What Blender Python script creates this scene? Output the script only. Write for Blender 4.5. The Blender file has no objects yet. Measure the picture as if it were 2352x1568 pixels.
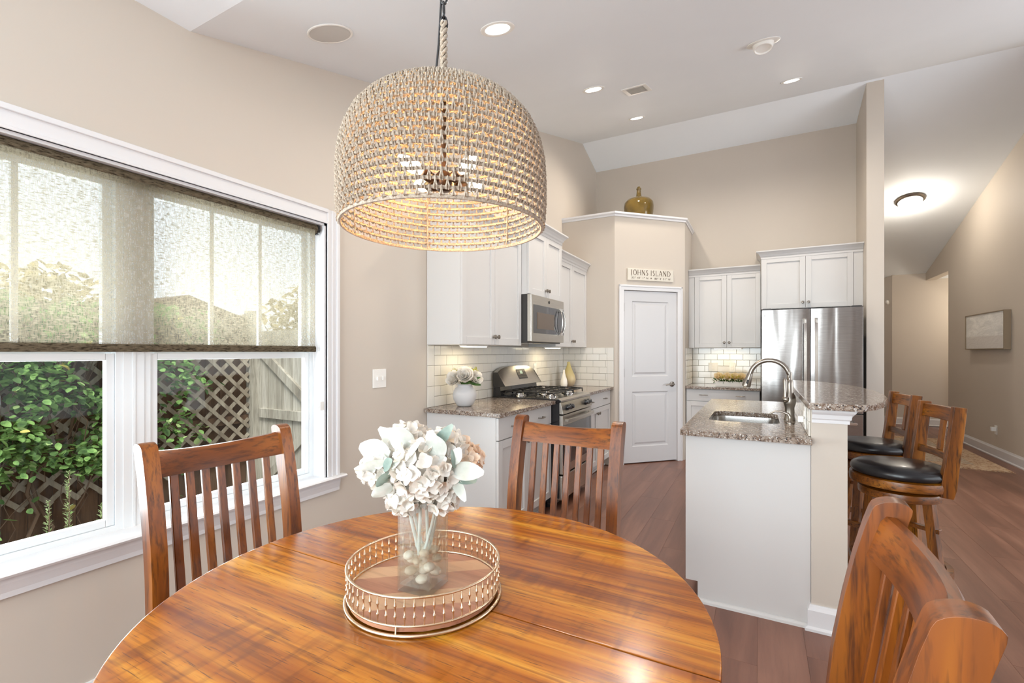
import bpy, bmesh, math, random
from mathutils import Vector, Matrix
random.seed(7)
PI = math.pi
D = bpy.data
SC = bpy.context.scene
COL = SC.collection
R_ = math.radians

# ------------------------------------------------------------------ camera, world, light, exposure
CAMH = 1.32
YAW = R_(28.12)
cd = D.cameras.new('camera'); cam = D.objects.new('camera', cd); COL.objects.link(cam)
cam.location = (0, 0, CAMH); cam.rotation_euler = (R_(90), 0, YAW)
cd.sensor_width = 36; cd.lens = 1066 * 36 / 2352; cd.shift_y = 24 / 2352
cd.clip_start = 0.02
SC.camera = cam
SC.view_settings.view_transform = 'Standard'; SC.view_settings.look = 'None'
SC.view_settings.exposure = 0.48; SC.view_settings.gamma = 1; SC.view_settings.use_curve_mapping = False
w = D.worlds.new('world'); SC.world = w; w.use_nodes = True
bg = w.node_tree.nodes['Background']; bg.inputs[0].default_value = (0.86, 0.93, 1.0, 1); bg.inputs[1].default_value = 1.15
SC.cycles.max_bounces = 7; SC.cycles.diffuse_bounces = 4; SC.cycles.glossy_bounces = 4
SC.cycles.transparent_max_bounces = 24; SC.cycles.transmission_bounces = 8
SC.cycles.caustics_reflective = False; SC.cycles.caustics_refractive = False
SC.cycles.sample_clamp_indirect = 6; SC.cycles.use_denoising = True
try:
    SC.cycles.denoiser = 'OPENIMAGEDENOISE'
except Exception: pass

def area(name, loc, rot, sx, sy, power, col=(1, 1, 1), spread=180):
    l = D.lights.new(name, 'AREA'); l.shape = 'RECTANGLE'; l.size = sx; l.size_y = sy; l.energy = power; l.color = col
    l.spread = R_(spread)
    o = D.objects.new(name, l); o.location = loc; o.rotation_euler = rot; COL.objects.link(o); return o
def point(name, loc, power, col, r=.03):
    l = D.lights.new(name, 'POINT'); l.energy = power; l.color = col; l.shadow_soft_size = r
    o = D.objects.new(name, l); o.location = loc; COL.objects.link(o); return o
def spot(name, loc, power, col, ang, r=.06, blend=.8):
    l = D.lights.new(name, 'SPOT'); l.energy = power; l.color = col; l.shadow_soft_size = r; l.spot_size = R_(ang); l.spot_blend = blend
    o = D.objects.new(name, l); o.location = loc; COL.objects.link(o); return o
# fill lamps at unseen, made-up openings; the lower-sash lamp is the visible window's daylight
area('fill_rear_opening', (-.75, -2.92, 1.35), (R_(-74), 0, R_(180)), 2.3, 2.2, 125, (0.84, 0.95, 1.0))  # added fill; the opening behind the camera is invented
area('fill_side_opening', (4.1, 1.2, 1.35), (0, R_(112), 0), 2.2, 3.8, 26, (0.90, 0.96, 1.0))  # added fill from the unseen living-room side
area('fill_tall_side', (4.1, 4.35, 1.75), (0, R_(110), 0), 2.9, 1.9, 48, (0.91, 0.96, 1.0))  # added to brighten kitchen and ceiling; no such window is known
area('daylight_lower_sashes', (-2.8, 0.93, .93), (0, R_(-112), 0), 0.75, 1.6, 50, (0.88, 0.95, 1.0))
area('fill_left_rear', (-2.2, -1.4, 1.4), (0, R_(-114), 0), 1.5, 1.5, 62, (0.88, 0.96, 1.0))  # added fill for the right wall, at an invented second window
point('fill_entry', (3.5, 10.2, 2.1), 17, (1, .88, .72), .15)  # added fill without a fixture, brightens the dark entry
SUNO = D.lights.new('hazy_sun', 'SUN'); SUNO.energy = 3.4; SUNO.angle = R_(25); SUNO.color = (1, .97, .9)
so = D.objects.new('hazy_sun', SUNO); so.rotation_euler = (R_(24), R_(26), 0); COL.objects.link(so)

# ------------------------------------------------------------------ materials
def newmat(name):
    m = D.materials.new(name); m.use_nodes = True
    nt = m.node_tree; b = nt.nodes['Principled BSDF']; return m, nt, b
def N(nt, t, **k):
    n = nt.nodes.new(t)
    for a, v in k.items(): setattr(n, a, v)
    return n
def srgb(r, g, b):
    f = lambda c: (c / 255 / 12.92) if c <= 10 else ((c / 255 + .055) / 1.055) ** 2.4
    return (f(r), f(g), f(b), 1)
def coords(nt, scale=(1, 1, 1), rnd=False, kind='Object'):
    tc = N(nt, 'ShaderNodeTexCoord'); mp = N(nt, 'ShaderNodeMapping')
    nt.links.new(tc.outputs[kind], mp.inputs[0]); mp.inputs['Scale'].default_value = scale
    if rnd:
        oi = N(nt, 'ShaderNodeObjectInfo'); mu = N(nt, 'ShaderNodeMath', operation='MULTIPLY'); mu.inputs[1].default_value = 37.0
        nt.links.new(oi.outputs['Random'], mu.inputs[0])
        cx = N(nt, 'ShaderNodeCombineXYZ')
        for i in range(3): nt.links.new(mu.outputs[0], cx.inputs[i])
        nt.links.new(cx.outputs[0], mp.inputs['Location'])
    return mp.outputs[0]
def noise(nt, vec, scale, detail=3, rough=.5, dist=0):
    n = N(nt, 'ShaderNodeTexNoise'); nt.links.new(vec, n.inputs['Vector'])
    n.inputs['Scale'].default_value = scale; n.inputs['Detail'].default_value = detail
    n.inputs['Roughness'].default_value = rough; n.inputs['Distortion'].default_value = dist
    return n.outputs['Fac']
def ramp(nt, fac, stops, interp='LINEAR'):
    r = N(nt, 'ShaderNodeValToRGB'); r.color_ramp.interpolation = interp
    e = r.color_ramp.elements
    while len(e) < len(stops): e.new(.5)
    for i, (p, c) in enumerate(stops): e[i].position = p; e[i].color = c if len(c) == 4 else (*c, 1)
    nt.links.new(fac, r.inputs[0]); return r.outputs[0]
def mix(nt, a, b, fac, bt='MIX'):
    m = N(nt, 'ShaderNodeMix', data_type='RGBA', blend_type=bt)
    for s, v in ((6, a), (7, b), (0, fac)):
        if isinstance(v, (int, float)): m.inputs[s].default_value = v
        elif isinstance(v, tuple): m.inputs[s].default_value = v
        else: nt.links.new(v, m.inputs[s])
    return m.outputs[2]
def bump(nt, b, h, strength=.1, dist=.01):
    n = N(nt, 'ShaderNodeBump'); n.inputs['Strength'].default_value = strength; n.inputs['Distance'].default_value = dist
    nt.links.new(h, n.inputs['Height']); nt.links.new(n.outputs[0], b.inputs['Normal'])
def paint(name, col, rough=.55, var=.03, bmp=.04, spec=.5, sc=60):
    m, nt, b = newmat(name); v = coords(nt)
    c2 = tuple(max(0, c * (1 - var * 3)) for c in col[:3]) + (1,)
    nt.links.new(ramp(nt, noise(nt, v, 1.3, 3), [(.3, c2), (.7, col)]), b.inputs['Base Color'])
    b.inputs['Roughness'].default_value = rough; b.inputs['Specular IOR Level'].default_value = spec
    if bmp: bump(nt, b, noise(nt, v, sc, 2), bmp, .002)
    return m
def plain(name, col, rough=.5, metal=0, spec=.5, coat=0, emit=None, es=0, alpha=1):
    m, nt, b = newmat(name); b.inputs['Base Color'].default_value = col; b.inputs['Roughness'].default_value = rough
    b.inputs['Metallic'].default_value = metal; b.inputs['Specular IOR Level'].default_value = spec
    b.inputs['Coat Weight'].default_value = coat
    v = coords(nt); n = noise(nt, v, 25, 2)
    mr = N(nt, 'ShaderNodeMapRange'); mr.inputs['To Min'].default_value = rough * .85; mr.inputs['To Max'].default_value = min(1, rough * 1.15)
    nt.links.new(n, mr.inputs[0]); nt.links.new(mr.outputs[0], b.inputs['Roughness'])
    if emit: b.inputs['Emission Color'].default_value = emit; b.inputs['Emission Strength'].default_value = es
    return m
def wood(name, axis, dark, mid, light, scale=1.0, rough=.25, coat=.5, streak=.6, rnd=True, figure=0, kind='Object', cr=.12):
    m, nt, b = newmat(name)
    s = {'x': (.09, 1, 1), 'y': (1, .09, 1), 'z': (1, 1, .09)}[axis]
    v = coords(nt, tuple(a * scale for a in s), rnd, kind)
    broad = noise(nt, v, 9, 3, .5, .6)
    fine = noise(nt, v, 70, 3, .65, .2)
    c = ramp(nt, broad, [(.28, dark), (.5, mid), (.72, light)])
    d = tuple(x * .45 for x in dark[:3]) + (1,)
    f = ramp(nt, fine, [(.32, (streak, streak, streak, 1)), (.52, (0, 0, 0, 1))])
    c = mix(nt, c, d, f)
    if figure:
        s2 = {'x': (1, .25, 1), 'y': (.25, 1, 1), 'z': (.3, .3, 1)}[axis]
        v2 = coords(nt, s2, rnd)
        g = ramp(nt, noise(nt, v2, 32, 2, .5, .4), [(.35, (0, 0, 0, 1)), (.6, (figure,) * 3 + (1,))])
        msk = ramp(nt, noise(nt, coords(nt, (1, 1, 1), rnd), 2.2, 1), [(.42, (0, 0, 0, 1)), (.6, (1, 1, 1, 1))])
        g = mix(nt, (0, 0, 0, 1), g, msk)
        c = mix(nt, c, tuple(x * .35 for x in dark[:3]) + (1,), g)
    nt.links.new(c, b.inputs['Base Color'])
    b.inputs['Roughness'].default_value = rough; b.inputs['Coat Weight'].default_value = coat; b.inputs['Coat Roughness'].default_value = cr
    bump(nt, b, fine, .06, .001)
    return m

M = {}
M['wall'] = paint('beige_wall_paint', srgb(203, 193, 181), .6, .01, .05)
M['ceiling'] = paint('ceiling_paint', srgb(240, 245, 250), .75, .008, .08, sc=120)
M['trim'] = paint('white_trim_paint', srgb(224, 223, 224), .35, .005, .0)
M['cab'] = paint('white_cabinet_paint', srgb(211, 209, 207), .32, .006, .0)
M['vinyl'] = paint('white_window_vinyl', srgb(230, 234, 236), .3, .005, 0)
M['doorp'] = paint('white_door_paint', srgb(206, 205, 206), .35, .005, 0)
M['steel'] = None
def brushed(name, col, axis='z', rough=.26):
    m, nt, b = newmat(name); s = {'z': (60, 60, 1), 'x': (1, 60, 60), 'y': (60, 1, 60)}[axis]
    v = coords(nt, s); n = noise(nt, v, 6, 3)
    nt.links.new(ramp(nt, n, [(.3, tuple(c * .86 for c in col[:3]) + (1,)), (.7, col)]), b.inputs['Base Color'])
    b.inputs['Metallic'].default_value = 1; b.inputs['Roughness'].default_value = rough
    b.inputs['Anisotropic'].default_value = .4
    bump(nt, b, n, .03, .001); return m
M['steel'] = brushed('brushed_stainless_steel', (.58, .56, .54, 1), 'x', .24)
M['steel_y'] = brushed('brushed_stainless_steel_range', (.60, .56, .50, 1), 'y', .28)
def fridge_steel():
    m, nt, b = newmat('fridge_stainless_steel')
    v = coords(nt, (1, 60, 60)); n = noise(nt, v, 6, 3)
    nt.links.new(ramp(nt, n, [(.3, (.30, .28, .27, 1)), (.7, (.38, .36, .345, 1))]), b.inputs['Base Color'])
    b.inputs['Metallic'].default_value = 1; b.inputs['Roughness'].default_value = .22
    v2 = coords(nt, (1, 1, .12)); bump(nt, b, noise(nt, v2, 7, 1, .4, .5), .35, .02); return m
M['fridge'] = fridge_steel()
M['nickel'] = plain('brushed_nickel', (.30, .265, .23, 1), .3, 1)
M['nickel_l'] = plain('polished_nickel', (.65, .62, .58, 1), .18, 1)
M['black'] = plain('black_enamel', (.012, .012, .014, 1), .18, 0, .5, .4)
M['iron'] = plain('cast_iron', (.022, .02, .018, 1), .45)
M['dark_side'] = plain('dark_appliance_side', (.035, .032, .03, 1), .35)
M['blackglass'] = plain('black_oven_glass', (.02, .02, .025, 1), .06, 0, .7, .6)
M['mwin'] = plain('microwave_window_mesh', (.13, .095, .07, 1), .25)
M['knobb'] = plain('black_knob', (.01, .012, .016, 1), .15, 0, .6, .5)
M['tilec'] = plain('white_glazed_tile', srgb(226, 222, 214), .12, 0, .5, .2)
M['grout'] = paint('grout', srgb(170, 162, 150), .9, .02, .1)
M['ceramw'] = plain('white_ceramic', srgb(240, 236, 228), .3)
M['plasw'] = plain('white_plastic', srgb(240, 238, 233), .35)
M['specks'] = plain('speaker_grille', srgb(205, 203, 199), .8)
M['brass'] = plain('champagne_gold_wire', (.72, .56, .40, 1), .28, 1)
M['darkb'] = plain('dark_bronze', (.05, .03, .02, 1), .35, .7)
M['leather'] = plain('black_leather', (.010, .010, .012, 1), .3, 0, .5, .15)
M['frame'] = plain('champagne_frame', (.34, .27, .19, 1), .4, .6)
M['floor_base'] = wood('floor_subsurface_wood', 'y', srgb(104, 66, 50), srgb(124, 82, 64), srgb(146, 102, 82), 1, .34, .35, .15)
M['plank'] = wood('dark_vinyl_plank', 'y', srgb(104, 66, 50), srgb(124, 82, 64), srgb(146, 102, 82), 1.0, .38, .2, .15, True, .0, cr=.3)
def tablem():
    m, nt, b = newmat('glossy_figured_table_veneer')
    vb = coords(nt, (.035, 1, 1)); vf = coords(nt, (.05, 1, 1)); vp = coords(nt, (.045, 1, 1)); vx = coords(nt, (1, .16, 1)); vm = coords(nt, (.16, 1, 1))
    c = ramp(nt, noise(nt, vb, 20, 3, .55, .25), [(.28, srgb(116, 56, 8)), (.44, srgb(154, 84, 14)), (.58, srgb(184, 114, 24)), (.74, srgb(214, 154, 50))])
    c = mix(nt, c, srgb(104, 52, 10), ramp(nt, noise(nt, vf, 95, 2, .6), [(.36, (.55, .55, .55, 1)), (.5, (0, 0, 0, 1))]))
    fg_ = ramp(nt, noise(nt, vx, 34, 2, .5, .5), [(.5, (0, 0, 0, 1)), (.68, (.45, .45, .45, 1))])
    mk = ramp(nt, noise(nt, vm, 11, 1, .5), [(.44, (0, 0, 0, 1)), (.6, (1, 1, 1, 1))])
    c = mix(nt, c, srgb(92, 44, 8), mix(nt, (0, 0, 0, 1), fg_, mk))
    c = mix(nt, c, srgb(84, 48, 20), ramp(nt, noise(nt, vp, 330, 2, .5), [(.30, (.8, .8, .8, 1)), (.38, (0, 0, 0, 1))]))
    nt.links.new(c, b.inputs['Base Color']); b.inputs['Roughness'].default_value = .21; b.inputs['Coat Weight'].default_value = .15; b.inputs['Coat Roughness'].default_value = .14
    bump(nt, b, noise(nt, vf, 120, 2), .05, .001); return m
M['table'] = tablem()
for a in 'xyz':
    M['chair_' + a] = wood('oak_chair_wood_' + a, a, srgb(80, 36, 2), srgb(124, 64, 6), srgb(154, 90, 16), 1.3, .36, .12, .75, True, 0, cr=.2)
    M['stool_' + a] = wood('stool_wood_' + a, a, srgb(66, 32, 3), srgb(124, 68, 8), srgb(156, 96, 20), 1.6, .34, .15, .85, True, 0, cr=.18)
M['trayw'] = wood('acacia_tray_wood', 'x', srgb(150, 88, 66), srgb(176, 120, 92), srgb(196, 146, 112), .9, .4, .2, .4, True)
M['traywl'] = wood('light_acacia_tray_wood', 'x', srgb(182, 132, 98), srgb(206, 160, 122), srgb(220, 180, 142), .9, .4, .2, .3, True)
def granite():
    m, nt, b = newmat('speckled_granite'); v = coords(nt)
    c = ramp(nt, noise(nt, v, 42, 5, .75, .6), [(.3, srgb(80, 62, 50)), (.45, srgb(124, 104, 90)), (.6, srgb(168, 156, 144)), (.78, srgb(110, 88, 72))])
    sp = ramp(nt, noise(nt, v, 120, 3, .6, .4), [(.37, (1, 1, 1, 1)), (.43, (0, 0, 0, 1))])
    c = mix(nt, c, srgb(44, 42, 46), sp)
    sp2 = ramp(nt, noise(nt, v, 110, 3, .6, .2), [(.57, (0, 0, 0, 1)), (.64, (.85, .85, .85, 1))])
    c = mix(nt, c, srgb(222, 220, 216), sp2)
    nt.links.new(c, b.inputs['Base Color']); b.inputs['Roughness'].default_value = .11; b.inputs['Specular IOR Level'].default_value = .16
    return m
M['granite'] = granite()
def glassm(name, tint=(.93, .97, .96, 1), base=.05, mult=1.0, rough=0):
    m, nt, b = newmat(name); nt.nodes.remove(b)
    out = nt.nodes['Material Output']; t = N(nt, 'ShaderNodeBsdfTransparent'); g = N(nt, 'ShaderNodeBsdfGlossy'); g.inputs['Roughness'].default_value = rough
    t.inputs[0].default_value = tint; lw = N(nt, 'ShaderNodeLayerWeight'); lw.inputs['Blend'].default_value = .5
    pw_n = N(nt, 'ShaderNodeMath', operation='POWER'); pw_n.inputs[1].default_value = 4.0; nt.links.new(lw.outputs['Facing'], pw_n.inputs[0])
    mm = N(nt, 'ShaderNodeMath', operation='MULTIPLY_ADD'); mm.inputs[1].default_value = mult; mm.inputs[2].default_value = base; mm.use_clamp = True
    nt.links.new(pw_n.outputs[0], mm.inputs[0]); mx = N(nt, 'ShaderNodeMixShader')
    nt.links.new(mm.outputs[0], mx.inputs[0]); nt.links.new(t.outputs[0], mx.inputs[1]); nt.links.new(g.outputs[0], mx.inputs[2])
    nt.links.new(mx.outputs[0], out.inputs[0]); return m
M['winglass'] = glassm('window_glass', (.97, .985, .98, 1), .009, .5)
def realglass(name, col, ior=1.45, rough=0.0):
    m, nt, b = newmat(name); b.inputs['Base Color'].default_value = col; b.inputs['Roughness'].default_value = rough
    b.inputs['IOR'].default_value = ior; b.inputs['Transmission Weight'].default_value = 1; return m
M['vaseglass'] = glassm('vase_glass', (.96, .98, .978, 1), .09, .9)
def _mixglass(m, f):
    nt = m.node_tree; out = nt.nodes['Material Output']; src = out.inputs[0].links[0].from_socket
    g = N(nt, 'ShaderNodeBsdfGlass'); g.inputs['IOR'].default_value = 1.4; g.inputs['Roughness'].default_value = 0; g.inputs['Color'].default_value = (.985, 1, 1, 1)
    mx = N(nt, 'ShaderNodeMixShader'); mx.inputs[0].default_value = f
    nt.links.new(src, mx.inputs[1]); nt.links.new(g.outputs[0], mx.inputs[2]); nt.links.new(mx.outputs[0], out.inputs[0])
_mixglass(M['vaseglass'], .14)
M['water'] = glassm('water', (.99, .997, .995, 1), .02, .5)
def jugm():
    m, nt, b = newmat('amber_bottle_glass'); b.inputs['Base Color'].default_value = srgb(120, 96, 40); b.inputs['Roughness'].default_value = .08
    b.inputs['Transmission Weight'].default_value = .35; b.inputs['IOR'].default_value = 1.45; b.inputs['Coat Weight'].default_value = .5
    v = coords(nt); nt.links.new(ramp(nt, noise(nt, v, 6, 4), [(.3, srgb(96, 76, 26)), (.7, srgb(140, 114, 54))]), b.inputs['Base Color']); return m
M['jug'] = jugm()
def fabric(name, opaque):
    m, nt, b = newmat(name); out = nt.nodes['Material Output']
    v1 = coords(nt, (1, .22, 1)); v2 = coords(nt, (1, 1, .22)); v3 = coords(nt)
    dash = noise(nt, v1, 230, 2, .5); slub = noise(nt, v2, 250, 2, .6); big = noise(nt, v3, 60, 2)
    c = ramp(nt, dash, [(.34, srgb(44, 37, 28)), (.46, srgb(88, 78, 62)), (.7, srgb(106, 95, 78))])
    c = mix(nt, c, srgb(74, 64, 50), ramp(nt, slub, [(.55, (0, 0, 0, 1)), (.75, (.6, .6, .6, 1))]))
    nt.links.new(c, b.inputs['Base Color']); b.inputs['Roughness'].default_value = .9; b.inputs['Specular IOR Level'].default_value = .1
    bump(nt, b, dash, .5, .001)
    if not opaque:
        tl = N(nt, 'ShaderNodeBsdfTranslucent'); nt.links.new(mix(nt, c, srgb(240, 226, 196), .75), tl.inputs[0])
        m1 = N(nt, 'ShaderNodeMixShader'); m1.inputs[0].default_value = .45
        nt.links.new(b.outputs[0], m1.inputs[1]); nt.links.new(tl.outputs[0], m1.inputs[2])
        tr = N(nt, 'ShaderNodeBsdfTransparent'); tr.inputs[0].default_value = (1, 1, 1, 1)
        a = N(nt, 'ShaderNodeMath', operation='MULTIPLY'); 
        f1 = N(nt, 'ShaderNodeMapRange'); nt.links.new(dash, f1.inputs[0]); f1.inputs['From Min'].default_value = .33; f1.inputs['From Max'].default_value = .5
        f1.inputs['To Min'].default_value = .02; f1.inputs['To Max'].default_value = .6
        f2 = N(nt, 'ShaderNodeMapRange'); nt.links.new(slub, f2.inputs[0]); f2.inputs['From Min'].default_value = .3; f2.inputs['From Max'].default_value = .65
        f2.inputs['To Min'].default_value = 1.15; f2.inputs['To Max'].default_value = .5
        nt.links.new(f1.outputs[0], a.inputs[0]); nt.links.new(f2.outputs[0], a.inputs[1])
        m2 = N(nt, 'ShaderNodeMixShader'); nt.links.new(a.outputs[0], m2.inputs[0]); nt.links.new(m1.outputs[0], m2.inputs[1]); nt.links.new(tr.outputs[0], m2.inputs[2])
        nt.links.new(m2.outputs[0], out.inputs[0])
    return m
M['shade'] = fabric('woven_shade_fabric', False)
M['shadeop'] = fabric('woven_hem_fabric', True)
def rope():
    m, nt, b = newmat('grey_beige_rope'); v = coords(nt); n = noise(nt, v, 220, 2)
    nt.links.new(ramp(nt, n, [(.3, srgb(136, 122, 106)), (.7, srgb(188, 174, 157))]), b.inputs['Base Color'])
    b.inputs['Roughness'].default_value = .85; bump(nt, b, n, .4, .001); return m
M['rope'] = rope()
def petal(name, c1, c2, sss=.15):
    m, nt, b = newmat(name); out = nt.nodes['Material Output']; v = coords(nt); n = noise(nt, v, 30, 3)
    c = ramp(nt, n, [(.3, c1), (.65, c2)]); nt.links.new(c, b.inputs['Base Color']); b.inputs['Roughness'].default_value = .7
    tl = N(nt, 'ShaderNodeBsdfTranslucent'); nt.links.new(c, tl.inputs[0]); mx = N(nt, 'ShaderNodeMixShader'); mx.inputs[0].default_value = .3
    nt.links.new(b.outputs[0], mx.inputs[1]); nt.links.new(tl.outputs[0], mx.inputs[2]); nt.links.new(mx.outputs[0], out.inputs[0]); return m
M['petal'] = petal('white_petals', srgb(228, 220, 208), srgb(243, 240, 235))
M['peach'] = petal('peach_petals', srgb(236, 206, 178), srgb(248, 236, 222))
M['lamb'] = petal('pale_sage_leaf', srgb(198, 204, 194), srgb(228, 229, 224))
M['sage'] = petal('sage_green_leaf', srgb(122, 146, 138), srgb(168, 184, 174))
M['leaf'] = petal('ivy_leaf', srgb(84, 124, 62), srgb(140, 176, 100))
M['leafl'] = petal('ivy_leaf_light', srgb(130, 168, 96), srgb(196, 214, 150))
M['leafy'] = petal('ivy_leaf_yellowing', srgb(190, 180, 90), srgb(214, 196, 120))
M['gleaf'] = petal('dark_green_leaf', srgb(48, 78, 38), srgb(88, 120, 62))
M['yleaf'] = petal('yellow_green_sprig', srgb(120, 130, 40), srgb(196, 190, 80))
M['treec'] = petal('dry_tree_foliage', srgb(146, 134, 92), srgb(192, 176, 128))
M['cream'] = petal('cream_yellow_petals', srgb(244, 222, 170), srgb(252, 238, 206))
M['yel'] = petal('yellow_sprig', srgb(186, 176, 40), srgb(226, 212, 90))
M['stemw'] = plain('pale_stem', srgb(232, 236, 226), .6)
M['bark'] = plain('vine_bark', srgb(96, 76, 60), .9)
M['rosem'] = petal('rosemary_needles', srgb(130, 150, 90), srgb(190, 204, 150))
M['pebble'] = plain('river_pebble', srgb(250, 234, 212), .5)
M['pebble2'] = plain('river_pebble_dark', srgb(222, 200, 172), .5)
M['fenced'] = wood('dark_fence_board', 'z', srgb(70, 50, 36), srgb(92, 68, 50), srgb(112, 86, 66), 1, .85, 0, .4, True)
M['fenceg'] = wood('weathered_grey_board', 'z', srgb(138, 130, 118), srgb(172, 166, 154), srgb(198, 192, 182), 1, .85, 0, .5, True)
M['lattice'] = wood('lattice_strip_wood', 'z', srgb(118, 106, 92), srgb(148, 136, 120), srgb(176, 166, 150), 1, .85, 0, .3, True)
M['ground'] = paint('garden_soil_and_mulch', srgb(104, 88, 66), .95, .15, .3, sc=20)
M['stonew'] = paint('rough_whitewashed_clay', srgb(208, 206, 206), .85, .05, .25, sc=40)
def tanv():
    m, nt, b = newmat('ombre_tan_glaze'); v = coords(nt); tc = N(nt, 'ShaderNodeSeparateXYZ'); nt.links.new(v, tc.inputs[0])
    mr = N(nt, 'ShaderNodeMapRange'); mr.inputs['From Max'].default_value = .22; nt.links.new(tc.outputs[2], mr.inputs[0])
    nt.links.new(ramp(nt, mr.outputs[0], [(0, srgb(176, 158, 138)), (.45, srgb(206, 186, 142)), (1, srgb(204, 186, 120))]), b.inputs['Base Color'])
    b.inputs['Roughness'].default_value = .35; return m
M['tanv'] = tanv()
def rugm():
    m, nt, b = newmat('faded_oriental_rug_pile'); v = coords(nt)
    c = ramp(nt, noise(nt, v, 14, 4, .7, 1.5), [(.3, srgb(120, 104, 92)), (.45, srgb(186, 160, 134)), (.55, srgb(206, 190, 166)), (.7, srgb(120, 124, 124))])
    nt.links.new(c, b.inputs['Base Color']); b.inputs['Roughness'].default_value = .95; bump(nt, b, noise(nt, v, 200, 2), .4, .003); return m
M['rug'] = rugm()
def rugb():
    m, nt, b = newmat('rug_border_pile'); v = coords(nt)
    c = ramp(nt, noise(nt, v, 26, 3, .6, 1.0), [(.35, srgb(160, 118, 92)), (.5, srgb(204, 174, 140)), (.65, srgb(214, 192, 164))])
    nt.links.new(c, b.inputs['Base Color']); b.inputs['Roughness'].default_value = .95; bump(nt, b, noise(nt, v, 200, 2), .4, .003); return m
M['rugb'] = rugb()
def canvas():
    m, nt, b = newmat('pale_abstract_canvas'); v = coords(nt, (1, 1, 3)); tc = coords(nt); sep = N(nt, 'ShaderNodeSeparateXYZ'); nt.links.new(tc, sep.inputs[0])
    c = ramp(nt, noise(nt, v, 4, 5, .6, 1.2), [(.3, srgb(224, 224, 222)), (.6, srgb(248, 247, 244))])
    hz = ramp(nt, sep.outputs[2], [(0, (1, 1, 1, 1)), (.155, (1, 1, 1, 1)), (.18, (0, 0, 0, 1))])
    c = mix(nt, c, srgb(222, 218, 214), hz); nt.links.new(c, b.inputs['Base Color']); b.inputs['Roughness'].default_value = .6
    bump(nt, b, noise(nt, v, 6, 4, .6, 1.5), .6, .01); return m
M['canvas'] = canvas()
def emis(name, col, s):
    m, nt, b = newmat(name); b.inputs['Base Color'].default_value = (.8, .8, .8, 1)
    b.inputs['Emission Color'].default_value = col; b.inputs['Emission Strength'].default_value = s; return m
M['downl'] = emis('downlight_lens', (1, .97, .92, 1), 5)
M['bulb'] = emis('warm_bulb', (1, .86, .62, 1), 14)
M['ucl'] = emis('under_cabinet_lens', (1, .93, .72, 1), 4)
M['flushg'] = emis('frosted_dome', (1, .97, .9, 1), 1.6)
M['lcd'] = emis('green_display', (.25, .6, .1, 1), .25)
M['signc'] = paint('cream_sign_paint', srgb(222, 216, 203), .6, .02, .05)
M['signt'] = plain('brown_sign_lettering', srgb(96, 78, 58), .7)
M['hinge'] = plain('hinge_metal', (.35, .32, .3, 1), .3, 1)

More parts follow.
